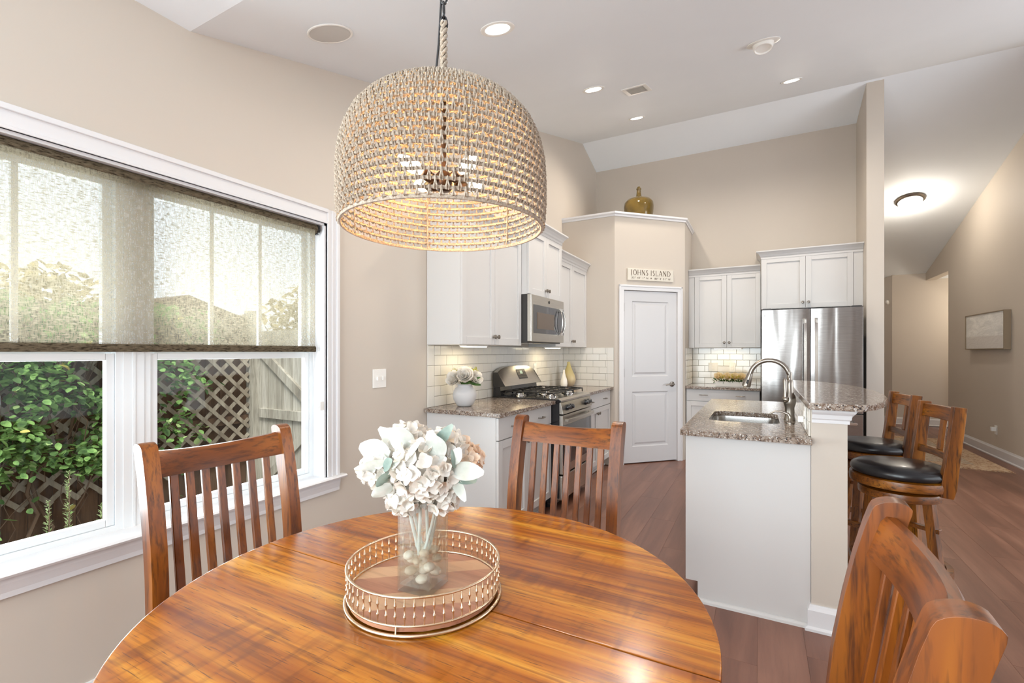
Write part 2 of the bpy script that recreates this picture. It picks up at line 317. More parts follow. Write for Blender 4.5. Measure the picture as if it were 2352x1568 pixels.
# ------------------------------------------------------------------ mesh builder
class MB:
    def __init__(s): s.v = []; s.f = []
    def add(s, vs, fs):
        n = len(s.v); s.v += [Vector(p) for p in vs]; s.f += [tuple(i + n for i in f) for f in fs]; return s
    def box(s, x0, y0, z0, x1, y1, z1):
        x0, x1 = sorted((x0, x1)); y0, y1 = sorted((y0, y1)); z0, z1 = sorted((z0, z1))
        return s.add([(x0, y0, z0), (x1, y0, z0), (x1, y1, z0), (x0, y1, z0), (x0, y0, z1), (x1, y0, z1), (x1, y1, z1), (x0, y1, z1)],
                     [(0, 3, 2, 1), (4, 5, 6, 7), (0, 1, 5, 4), (1, 2, 6, 5), (2, 3, 7, 6), (3, 0, 4, 7)])
    def prism(s, poly, ax, a, b):
        n = len(poly)
        def q(p, t): return {'x': (t, p[0], p[1]), 'y': (p[0], t, p[1]), 'z': (p[0], p[1], t)}[ax]
        return s.add([q(p, a) for p in poly] + [q(p, b) for p in poly],
                     [tuple(range(n)), tuple(range(2 * n - 1, n - 1, -1))] + [(i, i + n, (i + 1) % n + n, (i + 1) % n) for i in range(n)])
    def loft(s, rings, caps=True, closed=False):
        n = len(rings[0]); vs = [p for r in rings for p in r]; fs = []
        m = len(rings)
        for i in range(m if closed else m - 1):
            a = i * n; b = ((i + 1) % m) * n
            for j in range(n): fs.append((a + j, a + (j + 1) % n, b + (j + 1) % n, b + j))
        if caps and not closed: fs += [tuple(range(n - 1, -1, -1)), tuple(range((m - 1) * n, m * n))]
        return s.add(vs, fs)
    def tube(s, path, r, seg=6, closed=False, caps=True, up=None):
        P_ = [Vector(p) for p in path]; n = len(P_); rings = []
        prev = None
        for i, p in enumerate(P_):
            if closed: t = P_[(i + 1) % n] - P_[i - 1]
            else: t = P_[min(i + 1, n - 1)] - P_[max(i - 1, 0)]
            t.normalize()
            if prev is None:
                ref = Vector(up) if up else (Vector((0, 0, 1)) if abs(t.z) < .9 else Vector((1, 0, 0)))
                u = t.cross(ref).normalized()
            else: u = (prev - t * prev.dot(t)).normalized()
            prev = u; w_ = t.cross(u); rr = r[i] if isinstance(r, (list, tuple)) else r
            rings.append([p + (u * math.cos(2 * PI * k / seg) + w_ * math.sin(2 * PI * k / seg)) * rr for k in range(seg)])
        return s.loft(rings, caps, closed)
    def bar(s, path, wd, th, side):
        # rectangular section swept on a path; side = width direction
        sd = Vector(side).normalized(); P_ = [Vector(p) for p in path]; rings = []; n = len(P_)
        for i, p in enumerate(P_):
            t = (P_[min(i + 1, n - 1)] - P_[max(i - 1, 0)]).normalized(); nn = t.cross(sd).normalized()
            w_ = wd[i] if isinstance(wd, (list, tuple)) else wd; h_ = th[i] if isinstance(th, (list, tuple)) else th
            rings.append([p + sd * w_ / 2 + nn * h_ / 2, p - sd * w_ / 2 + nn * h_ / 2, p - sd * w_ / 2 - nn * h_ / 2, p + sd * w_ / 2 - nn * h_ / 2])
        return s.loft(rings)
    def lathe(s, prof, seg=32, c=(0, 0, 0), rot=None):
        rings = []
        for r, z in prof:
            ring = []
            for k in range(seg):
                p = Vector((r * math.cos(2 * PI * k / seg), r * math.sin(2 * PI * k / seg), z))
                if rot: p = rot @ p
                ring.append(p + Vector(c))
            rings.append(ring)
        return s.loft(rings)
    def grid(s, fn, nu, nv):
        vs = [fn(i / nu, j / nv) for i in range(nu + 1) for j in range(nv + 1)]
        fs = [(i * (nv + 1) + j, (i + 1) * (nv + 1) + j, (i + 1) * (nv + 1) + j + 1, i * (nv + 1) + j + 1) for i in range(nu) for j in range(nv)]
        return s.add(vs, fs)
    def sphere(s, c, r, nu=12, nv=8, sc=(1, 1, 1), jit=0):
        rings = []
        for j in range(nv + 1):
            a = PI * (j + .001 + (0 if j < nv else -.002)) / nv
            rings.append([Vector(c) + Vector((math.sin(a) * math.cos(2 * PI * k / nu) * sc[0], math.sin(a) * math.sin(2 * PI * k / nu) * sc[1], -math.cos(a) * sc[2])) * r for k in range(nu)])
        return s.loft(rings)
    def xf(s, m):
        s.v = [m @ p for p in s.v]; return s
    def merge(s, o): return s.add(o.v, o.f)
    def mesh(s, name, bevel=0, smooth=35, recalc=True):
        me = D.meshes.new(name); me.from_pydata([tuple(p) for p in s.v], [], s.f)
        if recalc or bevel:
            bm = bmesh.new(); bm.from_mesh(me)
            if recalc: bmesh.ops.recalc_face_normals(bm, faces=bm.faces)
            if bevel:
                ed = [e for e in bm.edges if len(e.link_faces) == 2 and e.calc_face_angle(0) > .6]
                bmesh.ops.bevel(bm, geom=ed, offset=bevel, segments=2 if bevel > .002 else 1, profile=.6, affect='EDGES', clamp_overlap=True)
            bm.to_mesh(me); bm.free()
        if smooth:
            me.polygons.foreach_set('use_smooth', [True] * len(me.polygons))
            try: me.set_sharp_from_angle(angle=R_(smooth))
            except Exception: pass
        me.update(); return me

ROOT = {}
def WN(o, bevel, smooth):
    if bevel and smooth:
        m = o.modifiers.new('weighted_normals', 'WEIGHTED_NORMAL'); m.keep_sharp = True; m.weight = 80
def setp(o, label=None, cat=None, group=None, kind=None):
    if label: o['label'] = label
    if cat: o['category'] = cat
    if group: o['group'] = group
    if kind: o['kind'] = kind
    return o
def T(name, label, cat, loc=(0, 0, 0), rz=0, group=None, kind=None):
    o = D.objects.new(name, None); COL.objects.link(o); o.location = loc; o.rotation_euler = (0, 0, rz)
    o.empty_display_size = .05
    ROOT[o.name] = Matrix.Translation(loc) @ Matrix.Rotation(rz, 4, 'Z')
    return setp(o, label, cat, group, kind)
def P(name, mb, mat, parent, bevel=0, smooth=35, label=None, kind=None, local=False, recalc=True):
    rm = ROOT[parent.name]
    if not local: mb.xf(rm.inverted())
    me = mb.mesh(name, bevel, smooth, recalc); me.materials.append(M[mat] if isinstance(mat, str) else mat)
    o = D.objects.new(name, me); COL.objects.link(o); o.parent = parent; ROOT[o.name] = rm; WN(o, bevel, smooth)
    return setp(o, label, None, None, kind)
def TM(name, mb, mat, label, cat, origin=(0, 0, 0), bevel=0, smooth=35, group=None, kind=None, recalc=True, local=False):
    if not local: mb.xf(Matrix.Translation(origin).inverted())
    me = mb.mesh(name, bevel, smooth, recalc); me.materials.append(M[mat] if isinstance(mat, str) else mat)
    o = D.objects.new(name, me); COL.objects.link(o); o.location = origin; ROOT[o.name] = Matrix.Translation(origin); WN(o, bevel, smooth)
    return setp(o, label, cat, group, kind)
def S(name, mb, mat, label=None, bevel=0, smooth=35, parent=None):
    me = mb.mesh(name, bevel, smooth); me.materials.append(M[mat]); o = D.objects.new(name, me); COL.objects.link(o)
    ROOT[o.name] = Matrix()
    if parent: o.parent = parent
    else: o['kind'] = 'structure'
    if label: o['label'] = label
    return o
def dup(root, loc, rz=0, label=None, group=None):
    def cp(o, par):
        c = o.copy(); COL.objects.link(c); c.parent = par
        for ch in o.children: cp(ch, c)
        return c
    r = cp(root, None); r.location = loc; r.rotation_euler = (0, 0, rz)
    ROOT[r.name] = Matrix.Translation(loc) @ Matrix.Rotation(rz, 4, 'Z')
    if label: r['label'] = label
    if group: r['group'] = group
    return r
def inst(name, me, parent, loc, rot=None, scale=None):
    o = D.objects.new(name, me); COL.objects.link(o); o.parent = parent; o.location = loc
    if rot is not None:
        o.rotation_euler = rot if not isinstance(rot, Matrix) else rot.to_euler()
    if scale: o.scale = scale
    ROOT[o.name] = ROOT.get(parent.name, Matrix()); return o

# ------------------------------------------------------------------ room constants
XW = -2.14; XR = 2.62; YB = 6.66; YS = -3.0
CZ = 2.684; CY0 = 1.097; RY = 6.05; RZ = 4.165
def ceilz(y):
    if y < CY0: return CZ
    if y < RY: return CZ + (RZ - CZ) * (y - CY0) / (RY - CY0)
    return RZ - .30 * (y - RY)
YF = 10.83
def wallpoly(y0, y1, z0=0):
    pts = [(y0, z0), (y1, z0), (y1, ceilz(y1))]
    for b in (RY, CY0):
        if y0 < b < y1: pts.append((b, ceilz(b)))
    pts.append((y0, ceilz(y0))); return pts
WY0, WY1, WZ0, WZ1 = .06, 1.797, .60, 2.035

# ceiling
mb = MB().prism([(YS - .2, CZ), (CY0, CZ), (RY, RZ), (YF + .2, ceilz(YF + .2)), (YF + .2, ceilz(YF + .2) + .15), (RY, RZ + .15), (CY0, CZ + .15), (YS - .2, CZ + .15)], 'x', XW - .15, 4.4)
S('ceiling', mb, 'ceiling', 'vaulted off-white ceiling with a ridge across the kitchen', smooth=0)
# floor
flo = S('floor', MB().box(XW, YS, -.2, 6, 12.5, -.006), 'floor_base', 'dark brown wood-look plank floor', smooth=0)
pw, pl = .19, 1.22
me = MB().box(0, 0, 0, pw - .0005, pl - .0005, .006).mesh('plank', .0004, 0); me.materials.append(M['plank'])
n = 0
for i in range(int((XR - (-1.53)) / pw) + 1):
    off = -((i * .43) % 1) * pl
    j = 0
    while off + j * pl < 10.8:
        y = off + j * pl + 1.0; x = -1.53 + i * pw; j += 1
        if y + pl < 1.2 or y > 10.75: continue
        # keep only planks that stay on open floor in view
        if x > 1.0 and x < 1.2 and y > 6.1 and False: continue
        if y > YB and x < 1.0: continue
        px = (x * .882 + y * .4713) / max(.1, (-x * .4713 + y * .882))
        if n >= 290: break
        inst('plank', me, flo, (x, y, -.006)); n += 1
# left wall with window opening
mb = MB()
mb.prism(wallpoly(YS, -2.2), 'x', XW, XW - .15); mb.prism(wallpoly(-.6, WY0), 'x', XW, XW - .15); mb.prism(wallpoly(-2.2, -.6, 2.2), 'x', XW, XW - .15); mb.box(XW, -2.2, 0, XW - .15, -.6, .6)  # second opening, out of view, added to let light in
mb.prism([(WY0, 0), (WY1, 0), (WY1, WZ0), (WY0, WZ0)], 'x', XW, XW - .15)
mb.prism(wallpoly(WY0, WY1, WZ1), 'x', XW, XW - .15)
mb.prism(wallpoly(WY1, YB + .12), 'x', XW, XW - .15)
wall_left = S('wall_left', mb, 'wall', smooth=0)
# rear wall (behind camera) with wide opening added for light, right wall
mb = MB()
mb.box(XW, YS, 0, -1.9, YS - .15, CZ); mb.box(.4, YS, 0, 4.2, YS - .15, CZ); mb.box(-1.9, YS, 2.45, .4, YS - .15, CZ)
S('wall_rear', mb, 'wall', smooth=0)
mb = MB()
mb.box(4.2, YS, 0, 4.35, -.7, CZ); mb.box(4.2, -.7, 2.45, 4.35, 3.1, CZ + .02); mb.box(4.2, 3.1, 0, 4.35, 3.4, 3.2); mb.box(4.2, 5.3, 0, 4.35, 5.6, 3.2); mb.box(4.2, 3.4, 0, 4.35, 5.3, .3); mb.prism(wallpoly(3.1, 5.6, 3.2), 'x', 4.2, 4.35)  # openings in this unseen wall are added to admit light
mb.prism(wallpoly(-.7, 3.1, 2.45), 'x', 4.2, 4.35)
S('wall_living', mb, 'wall', smooth=0)
mb = MB().prism(wallpoly(5.6, 9.7), 'x', XR, XR + .13)
mb.prism([(9.7, 2.60), (YF, 2.60), (YF, ceilz(YF)), (9.7, ceilz(9.7))], 'x', XR, XR + .13)
mb.prism([(XR, 0), (4.4, 0), (4.4, ceilz(5.6)), (XR, ceilz(5.6))], 'y', 5.6, 5.73)
S('wall_right', mb, 'wall', smooth=0)
# kitchen back wall
mb = MB().prism([(XW, 0), (.99, 0), (.99, ceilz(YB)), (XW, ceilz(YB))], 'y', YB, YB + .12)
wall_back = S('wall_back', mb, 'wall', smooth=0)
# partition beside the fridge
mb = MB().prism(wallpoly(6.08, 11.9), 'x', .99, 1.139)
S('wall_partition', mb, 'wall', smooth=0)
# hall end wall, with the angled return
mb = MB()
mb.box(2.145, YF, 0, 4.6, YF + .12, 2.9)
mb.prism([(2.145, YF), (2.23, YF + .085), (1.2, YF + 1.115), (1.115, YF + 1.03)], 'z', 0, 2.9)
mb.box(4.5, 9.6, 0, 4.6, YF, 2.9); mb.box(XR + .13, 9.58, 0, 4.6, 9.7, 2.9)
S('wall_hall', mb, 'wall', smooth=0)
S('ceiling_hall', MB().box(XR + .001, 9.6, 2.62, 4.6, YF + .1, 2.7), 'ceiling', smooth=0)
# pantry box
PC = [(XW, 5.32), (-1.49, 5.32), (-.81, 6.0), (-.81, YB)]
PT = 2.90
dgv = Vector((1, 1, 0)).normalized(); dgn = Vector((1, -1, 0)).normalized()
def DG(s_, o_, z):  # along the diagonal wall from its left corner, outward, height
    return Vector((-1.49, 5.32, z)) + dgv * s_ + dgn * o_
def dgbox(mb, s0, o0, z0, s1, o1, z1):
    vs = [DG(s, o, z) for z in (z0, z1) for s, o in ((s0, o0), (s1, o0), (s1, o1), (s0, o1))]
    return mb.add(vs, [(0, 3, 2, 1), (4, 5, 6, 7), (0, 1, 5, 4), (1, 2, 6, 5), (2, 3, 7, 6), (3, 0, 4, 7)])
DL = .9617; dW0, dW1, dTop = .120, .848, 2.045
mb = MB()
mb.box(XW, 5.32, 0, -1.49, 5.43, PT)
mb.box(-.92, 6.0, 0, -.81, YB, PT)
dgbox(mb, 0, 0, 0, dW0 - .003, -.11, PT); dgbox(mb, dW1 + .003, 0, 0, DL, -.11, PT); dgbox(mb, dW0 - .003, 0, dTop, dW1 + .003, -.11, PT)
mb.prism([(XW, 5.35), (-1.5, 5.35), (-.84, 6.01), (-.84, YB), (XW, YB)], 'z', PT - .03, PT)
S('wall_pantry', mb, 'wall', smooth=0)

def molding(path, prof, side=1, closed=False):
    """prof: (out, z) points, closed loop. path: 2D points; outward = right of travel * side"""
    mb = MB(); n = len(path); rings = []
    for i in range(n):
        p = Vector(path[i][:2]); ns = []
        if i > 0 or closed:
            t = (p - Vector(path[i - 1][:2])).normalized(); ns.append(Vector((t.y, -t.x)) * side)
        if i < n - 1 or closed:
            t = (Vector(path[(i + 1) % n][:2]) - p).normalized(); ns.append(Vector((t.y, -t.x)) * side)
        if len(ns) == 2:
            nn = (ns[0] + ns[1]).normalized(); nn = nn / max(.3, nn.dot(ns[0]))
        else: nn = ns[0]
        rings.append([Vector((p.x + nn.x * o, p.y + nn.y * o, z)) for o, z in prof])
    return mb.loft(rings, True, closed)
shelf_prof = [(0, PT), (.012, PT), (.012, PT + .018), (.03, PT + .03), (.03, PT + .05), (-.2, PT + .05), (-.2, PT)]
mb = molding(PC, shelf_prof)
S('trim_1', mb, 'trim', 'white moulded cap along the top of the pantry wall', smooth=0)
# baseboards
def bprof(h=.13, t=.016, shoe=True):
    return [(0, 0), (t + .012, 0), (t + .012, .012), (t, .02), (t, h - .025), (t * .6, h - .012), (t * .4, h), (0, h)]
S('baseboard_right', molding([(XR, 5.6), (XR, 9.7)], bprof(), -1), 'trim', smooth=0)
S('baseboard_hall', molding([(1.115, YF + 1.03), (2.145, YF), (4.5, YF)], bprof(), 1), 'trim', smooth=0)
S('baseboard_partition', molding([(1.139, 11.5), (1.139, 6.08), (.99, 6.08), (.99, 6.3)], bprof(), -1), 'trim', smooth=0)
S('baseboard_left', molding([(XW, YS), (XW, 2.68)], bprof(), 1), 'trim', smooth=0)
mb = molding([(-1.53, 5.32), (-1.49, 5.32), (-1.49 + .0, 5.32), (-1.49 + .055 * .7071, 5.32 + .055 * .7071)], bprof())
S('baseboard_pantry', mb, 'trim', smooth=0)

# ------------------------------------------------------------------ pantry door
door = D.objects.new('door_1', None); COL.objects.link(door); door['kind'] = 'structure'
door['label'] = 'white two-panel pantry door in the angled wall'
door.location = DG((dW0 + dW1) / 2, 0, 0); ROOT['door_1'] = Matrix.Translation(door.location)
leaf = MB(); zb = .012; th = .035; o1 = -.01; o0 = o1 - th
st = .115
ps = [(dW0 + st, .13, dW1 - st, .82), (dW0 + st, 1.01, dW1 - st, 1.925)]
ps = [(dW0 + st, .20, dW1 - st, .85), (dW0 + st, 1.03, dW1 - st, 1.92)]
def dgb(mb, s0, z0, s1, z1, oa, ob): return dgbox(mb, s0, oa, z0, s1, ob, z1)
dgb(leaf, dW0, zb, dW0 + st, dTop - .005, o0, o1); dgb(leaf, dW1 - st, zb, dW1, dTop - .005, o0, o1)
dgb(leaf, dW0 + st, zb, dW1 - st, ps[0][1], o0, o1); dgb(leaf, dW0 + st, ps[0][3], dW1 - st, ps[1][1], o0, o1); dgb(leaf, dW0 + st, ps[1][3], dW1 - st, dTop - .005, o0, o1)
P('leaf', leaf, 'doorp', door, 0, 0)
for s0, z0, s1, z1 in ps:
    pm = MB()
    def ring(i, o): return [DG(s0 + i, o, z0 + i), DG(s1 - i, o, z0 + i), DG(s1 - i, o, z1 - i), DG(s0 + i, o, z1 - i)]
    rr = [ring(0, o1), ring(.012, o1 - .010), ring(.028, o1 - .010), ring(.05, o1 - .002)]
    for a, b in zip(rr, rr[1:]): pm.add(a + b, [(k, (k + 1) % 4, (k + 1) % 4 + 4, k + 4) for k in range(4)])
    pm.add(rr[-1], [(0, 1, 2, 3)])
    P('panel', pm, 'doorp', door, 0, 0)
cs = MB(); cw = .062
for a, b in ((-cw, 0), (dW1 - dW0, dW1 - dW0 + cw)):
    s0, s1 = dW0 - .004 + a, dW0 + .004 + b
    if a < 0: s0, s1 = dW0 - .006 - cw, dW0 - .003
    else: s0, s1 = dW1 + .003, dW1 + .006 + cw
    dgbox(cs, s0, 0, 0, s1, .012, dTop + .0); 
    so_ = s0 if a < 0 else s1
    dgbox(cs, so_ - (0 if a < 0 else .02), .012, 0, so_ + (.02 if a < 0 else 0), .02, dTop + cw)
dgbox(cs, dW0 - .006 - cw, 0, dTop, dW1 + .006 + cw, .012, dTop + cw)
dgbox(cs, dW0 - .006 - cw, .012, dTop + cw - .02, dW1 + .006 + cw, .02, dTop + cw)
dgbox(cs, dW0 - .0029, 0, 0, dW0 - .0005, -.11, dTop); dgbox(cs, dW1 + .0005, 0, 0, dW1 + .0029, -.11, dTop)
P('casing', cs, 'trim', door, .002, 0)
for z in (.30, 1.03, 1.80):
    hm = MB(); dgbox(hm, dW0 - .012, -.01, z, dW0 + .004, .003, z + .09)
    hm.tube([DG(dW0 - .002, .004, z - .004), DG(dW0 - .002, .004, z + .094)], .006, 8)
    P('hinge', hm, 'hinge', door, 0, 30)
hk = MB()
rm = Matrix([(dgv.x, dgn.x, 0), (dgv.y, dgn.y, 0), (0, 0, 1)]).to_4x4()
hb = MB().lathe([(.0, 0), (.032, 0), (.032, .006), (.012, .012), (.011, .045), (.0, .047)], 20)
hb.xf(Matrix.Translation(DG(dW1 - .065, o1, .93)) @ rm @ Matrix.Rotation(R_(-90), 4, 'X'))
hk.merge(hb)
hk.tube([DG(dW1 - .065, o1 + .042, .93), DG(dW1 - .10, o1 + .045, .932), DG(dW1 - .14, o1 + .043, .928), DG(dW1 - .175, o1 + .04, .922)], [.009, .009, .007, .006], 8)
P('handle', hk, 'nickel', door, 0, 50)

# ------------------------------------------------------------------ window
win = D.objects.new('window_1', None); COL.objects.link(win); win['kind'] = 'structure'
win['label'] = 'white double window with two lower sashes over the garden'
win.location = (XW, .93, WZ0); ROOT['window_1'] = Matrix.Translation(win.location)
mb = MB()
xo = -2.17
def casing_v(mb, y_in, y_out, z0, z1):
    d = 1 if y_out > y_in else -1
    mb.box(XW, y_in, z0, XW + .012, y_out, z1); mb.box(XW, y_out - d * .02, z0, XW + .022, y_out, z1); mb.box(XW, y_in, z0, XW + .016, y_in + d * .012, z1)
    mb.box(XW, y_in + d * .03, z0, XW + .016, y_in + d * .042, z1)
casing_v(mb, WY1, WY1 + .081, WZ0 + .02, WZ1 + .08)
casing_v(mb, WY0, WY0 - .081, WZ0 + .02, WZ1 + .08)
mb.box(XW, WY0, WZ1, XW + .0121, WY1, WZ1 + .08); mb.box(XW, WY0, WZ1 + .06, XW + .0221, WY1, WZ1 + .0799); mb.box(XW, WY0, WZ1, XW + .0161, WY1, WZ1 + .012)
P('casing', mb, 'trim', win, .0015, 0)
# jambs
mb = MB().box(XW + .001, WY0 - .0, WZ0, XW - .14, WY0 + .012, WZ1).box(XW + .001, WY1 - .012, WZ0, XW - .14, WY1, WZ1).box(XW + .001, WY0, WZ1 - .012, XW - .14, WY1, WZ1)
P('jamb', mb, 'trim', win, 0, 0)
mb = MB().prism([(XW - .09, WZ0), (XW - .09, WZ0 + .02), (XW + .038, WZ0 + .02), (XW + .045, WZ0 + .012), (XW + .04, WZ0 + .003), (XW + .03, WZ0)], 'y', WY0 - .115, WY1 + .115)
mb2 = MB().prism([(XW, WZ0), (XW + .022, WZ0), (XW + .02, WZ0 - .02), (XW + .012, WZ0 - .05), (XW + .012, WZ0 - .068), (XW, WZ0 - .068)], 'y', WY0 - .085, WY1 + .085)
P('sill', mb, 'trim', win, 0, 0); P('apron', mb2, 'trim', win, 0, 0)
XF = -2.225
ymid = .93
for a, b, nm in ((WY0 + .012, ymid - .035, 0), (ymid + .035, WY1 - .012, 1)):
    fr = MB(); z0 = WZ0 + .02; z1 = WZ1 - .012
    for q in ((a, z0, a + .024, z1), (b - .024, z0, b, z1), (a + .024, z0, b - .024, z0 + .022), (a + .024, z1 - .022, b - .024, z1)):
        fr.box(XF, q[0], q[1], XF - .07, q[2], q[3])
    P('window_frame', fr, 'vinyl', win, 0, 0)
    zm = 1.315
    ls = MB(); a2, b2 = a + .0245, b - .0245; s_ = .028
    lz0 = z0 + .0225
    for q in ((a2, lz0, a2 + s_, zm), (b2 - s_, lz0, b2, zm), (a2 + s_, lz0, b2 - s_, lz0 + .028), (a2 + s_, zm - .028, b2 - s_, zm)):
        ls.box(XF - .006, q[0], q[1], XF - .035, q[2], q[3])
    lo = P('lower_sash', ls, 'vinyl', win, .003, 0)
    P('pane', MB().box(XF - .018, a2 + s_ - .004, lz0 + .024, XF - .024, b2 - s_ + .004, zm - .024), 'winglass', lo, 0, 0)
    us = MB()
    for q in ((a2, zm, a2 + s_, z1 - .022), (b2 - s_, zm, b2, z1 - .022), (a2 + s_, zm - .02, b2 - s_, zm + .016), (a2 + s_, z1 - .05, b2 - s_, z1 - .022)):
        us.box(XF - .036, q[0], q[1], XF - .064, q[2], q[3])
    up = P('upper_sash', us, 'vinyl', win, 0, 0)
    P('pane', MB().box(XF - .047, a2 + s_ - .004, zm + .012, XF - .053, b2 - s_ + .004, z1 - .046), 'winglass', up, 0, 0)
    for k in (1, 2):
        y = a2 + s_ + (b2 - a2 - 2 * s_) * k / 3
        P('muntin', MB().box(XF - .042, y - .009, zm + .016, XF - .058, y + .009, z1 - .05), 'vinyl', up, 0, 0)
P('mullion', MB().box(XF + .004, ymid - .0349, WZ0 + .02, XF - .07, ymid + .0349, WZ1 - .012).box(XF + .007, ymid - .004, WZ0 + .02, XF + .004, ymid + .004, WZ1 - .012), 'vinyl', win, 0, 0)

# roller blind
bl = T('roller_blind', 'woven brown roller shade half lowered over the double window', 'blind', (-2.165, .93, WZ1 - .03))
ZB = 1.32; XB = -2.168
yb0, yb1 = WY0 + .03, 1.745
P('roller_tube', MB().tube([(XB - .012, yb0, 2.0), (XB - .012, yb1 + .012, 2.0)], .026, 20), 'shadeop', bl, 0, 40)
P('shade_cloth', MB().grid(lambda u, v: Vector((XB + .012, yb0 + (yb1 - yb0 - .006) * u, ZB + .02 + (2.0 - ZB - .02) * v)), 12, 8), 'shade', bl, 0, 0, recalc=False)
P('hem_bar', MB().prism([(XB + .017, ZB + .002), (XB + .018, ZB + .024), (XB + .014, ZB + .031), (XB + .008, ZB + .031), (XB + .005, ZB + .024), (XB + .006, ZB), (XB + .014, ZB)], 'y', yb0, yb1 - .004), 'shadeop', bl, 0, 0)
P('bracket', MB().tube([(XB - .012, yb1 + .012, 2.0), (XB - .012, yb1 + .024, 2.0)], .031, 20), 'black', bl, 0, 40)
ch = MB(); 
for k in range(110):
    z = 1.985 - k * .0088
    ch.sphere((XB + .012, yb1 + .018, z), .0023, 6, 4)
P('bead_chain', ch, 'plasw', bl, 0, 0, kind='stuff')
P('bead_chain', MB().tube([(XB - .03, yb1 + .016, 1.98), (XB - .03, yb1 + .016, 1.3), (XB - .015, yb1 + .02, 1.02)], .0012, 5), 'plasw', bl, 0, 0)
cg = MB(); cg.box(XB - .004, yb1 + .014, .995, XB + .028, yb1 + .04, 1.045); cg.tube([(XB + .012, yb1 + .008, 1.018), (XB + .012, yb1 + .02, 1.018)], .012, 12)
P('chain_tensioner', cg, 'plasw', bl, .003, 40)

# ------------------------------------------------------------------ kitchen run helpers
def ML(u0, w0, z0, u1, w1, z1): return (XW + w0, u0, z0, XW + w1, u1, z1)     # left run, faces +x
def MK(u0, w0, z0, u1, w1, z1): return (u0, YB - w0, z0, u1, YB - w1, z1)     # back run, faces -y
def MI(u0, w0, z0, u1, w1, z1): return (.215 - w0, u0, z0, .215 - w1, u1, z1) # island, faces -x
def pt(mp, u, w_, z): q = mp(u, w_, z, u, w_, z); return Vector(q[:3])
def shaker(mp, u0, u1, z0, z1, w0, fr=.055):
    m = MB(); t = .019
    for q in ((u0, z0, u0 + fr, z1), (u1 - fr, z0, u1, z1), (u0 + fr, z0, u1 - fr, z0 + fr), (u0 + fr, z1 - fr, u1 - fr, z1)):
        m.box(*mp(q[0], w0, q[1], q[2], w0 + t, q[3]))
    m.box(*mp(u0 + fr, w0, z0 + fr, u1 - fr, w0 + t - .012, z1 - fr)); return m
def knob(mp, u, w0, z):
    p0 = pt(mp, u, w0, z); p1 = pt(mp, u, w0 + .012, z); p2 = pt(mp, u, w0 + .016, z); p3 = pt(mp, u, w0 + .026, z); p4 = pt(mp, u, w0 + .029, z)
    return MB().tube([p0, p1, p2, p3, p4], [.007, .006, .016, .016, .007], 12)
def pull(mp, u, w0, z, L=.10):
    m = MB(); pts = [pt(mp, u - L / 2, w0, z), pt(mp, u - L / 2, w0 + .022, z)]
    m.tube([pt(mp, u - L / 2 + .012, w0, z), pt(mp, u - L / 2 + .012, w0 + .026, z)], .004, 8); m.tube([pt(mp, u + L / 2 - .012, w0, z), pt(mp, u + L / 2 - .012, w0 + .026, z)], .004, 8)
    m.tube([pt(mp, u - L / 2, w0 + .026, z), pt(mp, u - L / 4, w0 + .03, z), pt(mp, u, w0 + .031, z), pt(mp, u + L / 4, w0 + .03, z), pt(mp, u + L / 2, w0 + .026, z)], [.003, .005, .006, .005, .003], 8); return m
crown_p = lambda z: [(-.01, z - .01), (.004, z - .01), (.004, z + .012), (.012, z + .02), (.018, z + .036), (.034, z + .056), (.048, z + .066), (.052, z + .07), (.052, z + .082), (-.01, z + .082)]
def upper(mp, u0, u1, z0, z1, dep, label, cpath, nd=2, fillL=0, fillR=0, knobz=None):
    o = pt(mp, (u0 + u1) / 2, dep / 2, z0)
    t = T('wall_cabinet', label, 'cabinet', o)
    P('carcass', MB().box(*mp(u0, .002, z0, u1, dep - .0195, z1)), 'cab', t, .001, 0)
    if fillL: P('filler', MB().box(*mp(u0, dep - .0195, z0, u0 + fillL - .002, dep - .006, z1)), 'cab', t, 0, 0)
    if fillR: P('filler', MB().box(*mp(u1 - fillR + .002, dep - .0195, z0, u1, dep - .006, z1)), 'cab', t, 0, 0)
    a0, a1 = u0 + fillL, u1 - fillR; wd = (a1 - a0) / nd
    for k in range(nd):
        d = P('door', shaker(mp, a0 + wd * k + .0015, a0 + wd * (k + 1) - .0015, z0 + .003, z1 - .003, dep - .019), 'cab', t, .0012, 0)
        ku = a0 + wd * (k + 1) - .028 if k % 2 == 0 else a0 + wd * k + .028
        P('knob', knob(mp, ku, dep, z0 + .065), 'nickel', d, 0, 50)
    if cpath: P('crown_moulding', molding(cpath, crown_p(z1)), 'cab', t, 0, 0)
    return t
xf_ = XW + .31
upper(ML, 2.687, 3.598, 1.372, 2.285, .31, 'white wall cabinet over the flower pot, next to the window wall', [(XW + .005, 2.687), (xf_, 2.687), (xf_, 3.6)][::-1][::-1] and [(XW + .0, 2.687), (xf_, 2.687), (xf_, 3.597)])
upper(ML, 3.602, 4.358, 1.822, 2.400, .38, 'small white wall cabinet above the microwave', [(XW, 3.602), (XW + .38, 3.602), (XW + .38, 4.358), (XW, 4.358)])
upper(ML, 4.362, 5.318, 1.372, 2.285, .31, 'white wall cabinet in the corner right of the microwave', [(xf_, 4.362), (xf_, 5.317)])
upper(MK, -.808, .008, 1.372, 2.285, .32, 'white wall cabinet between pantry wall and fridge', [(-.808, YB - .32), (.004, YB - .32)], fillL=.07)
upper(MK, .012, .988, 1.822, 2.425, .42, 'white wall cabinet above the fridge', [(.012, YB), (.012, YB - .42), (.988, YB - .42)], fillR=.085)
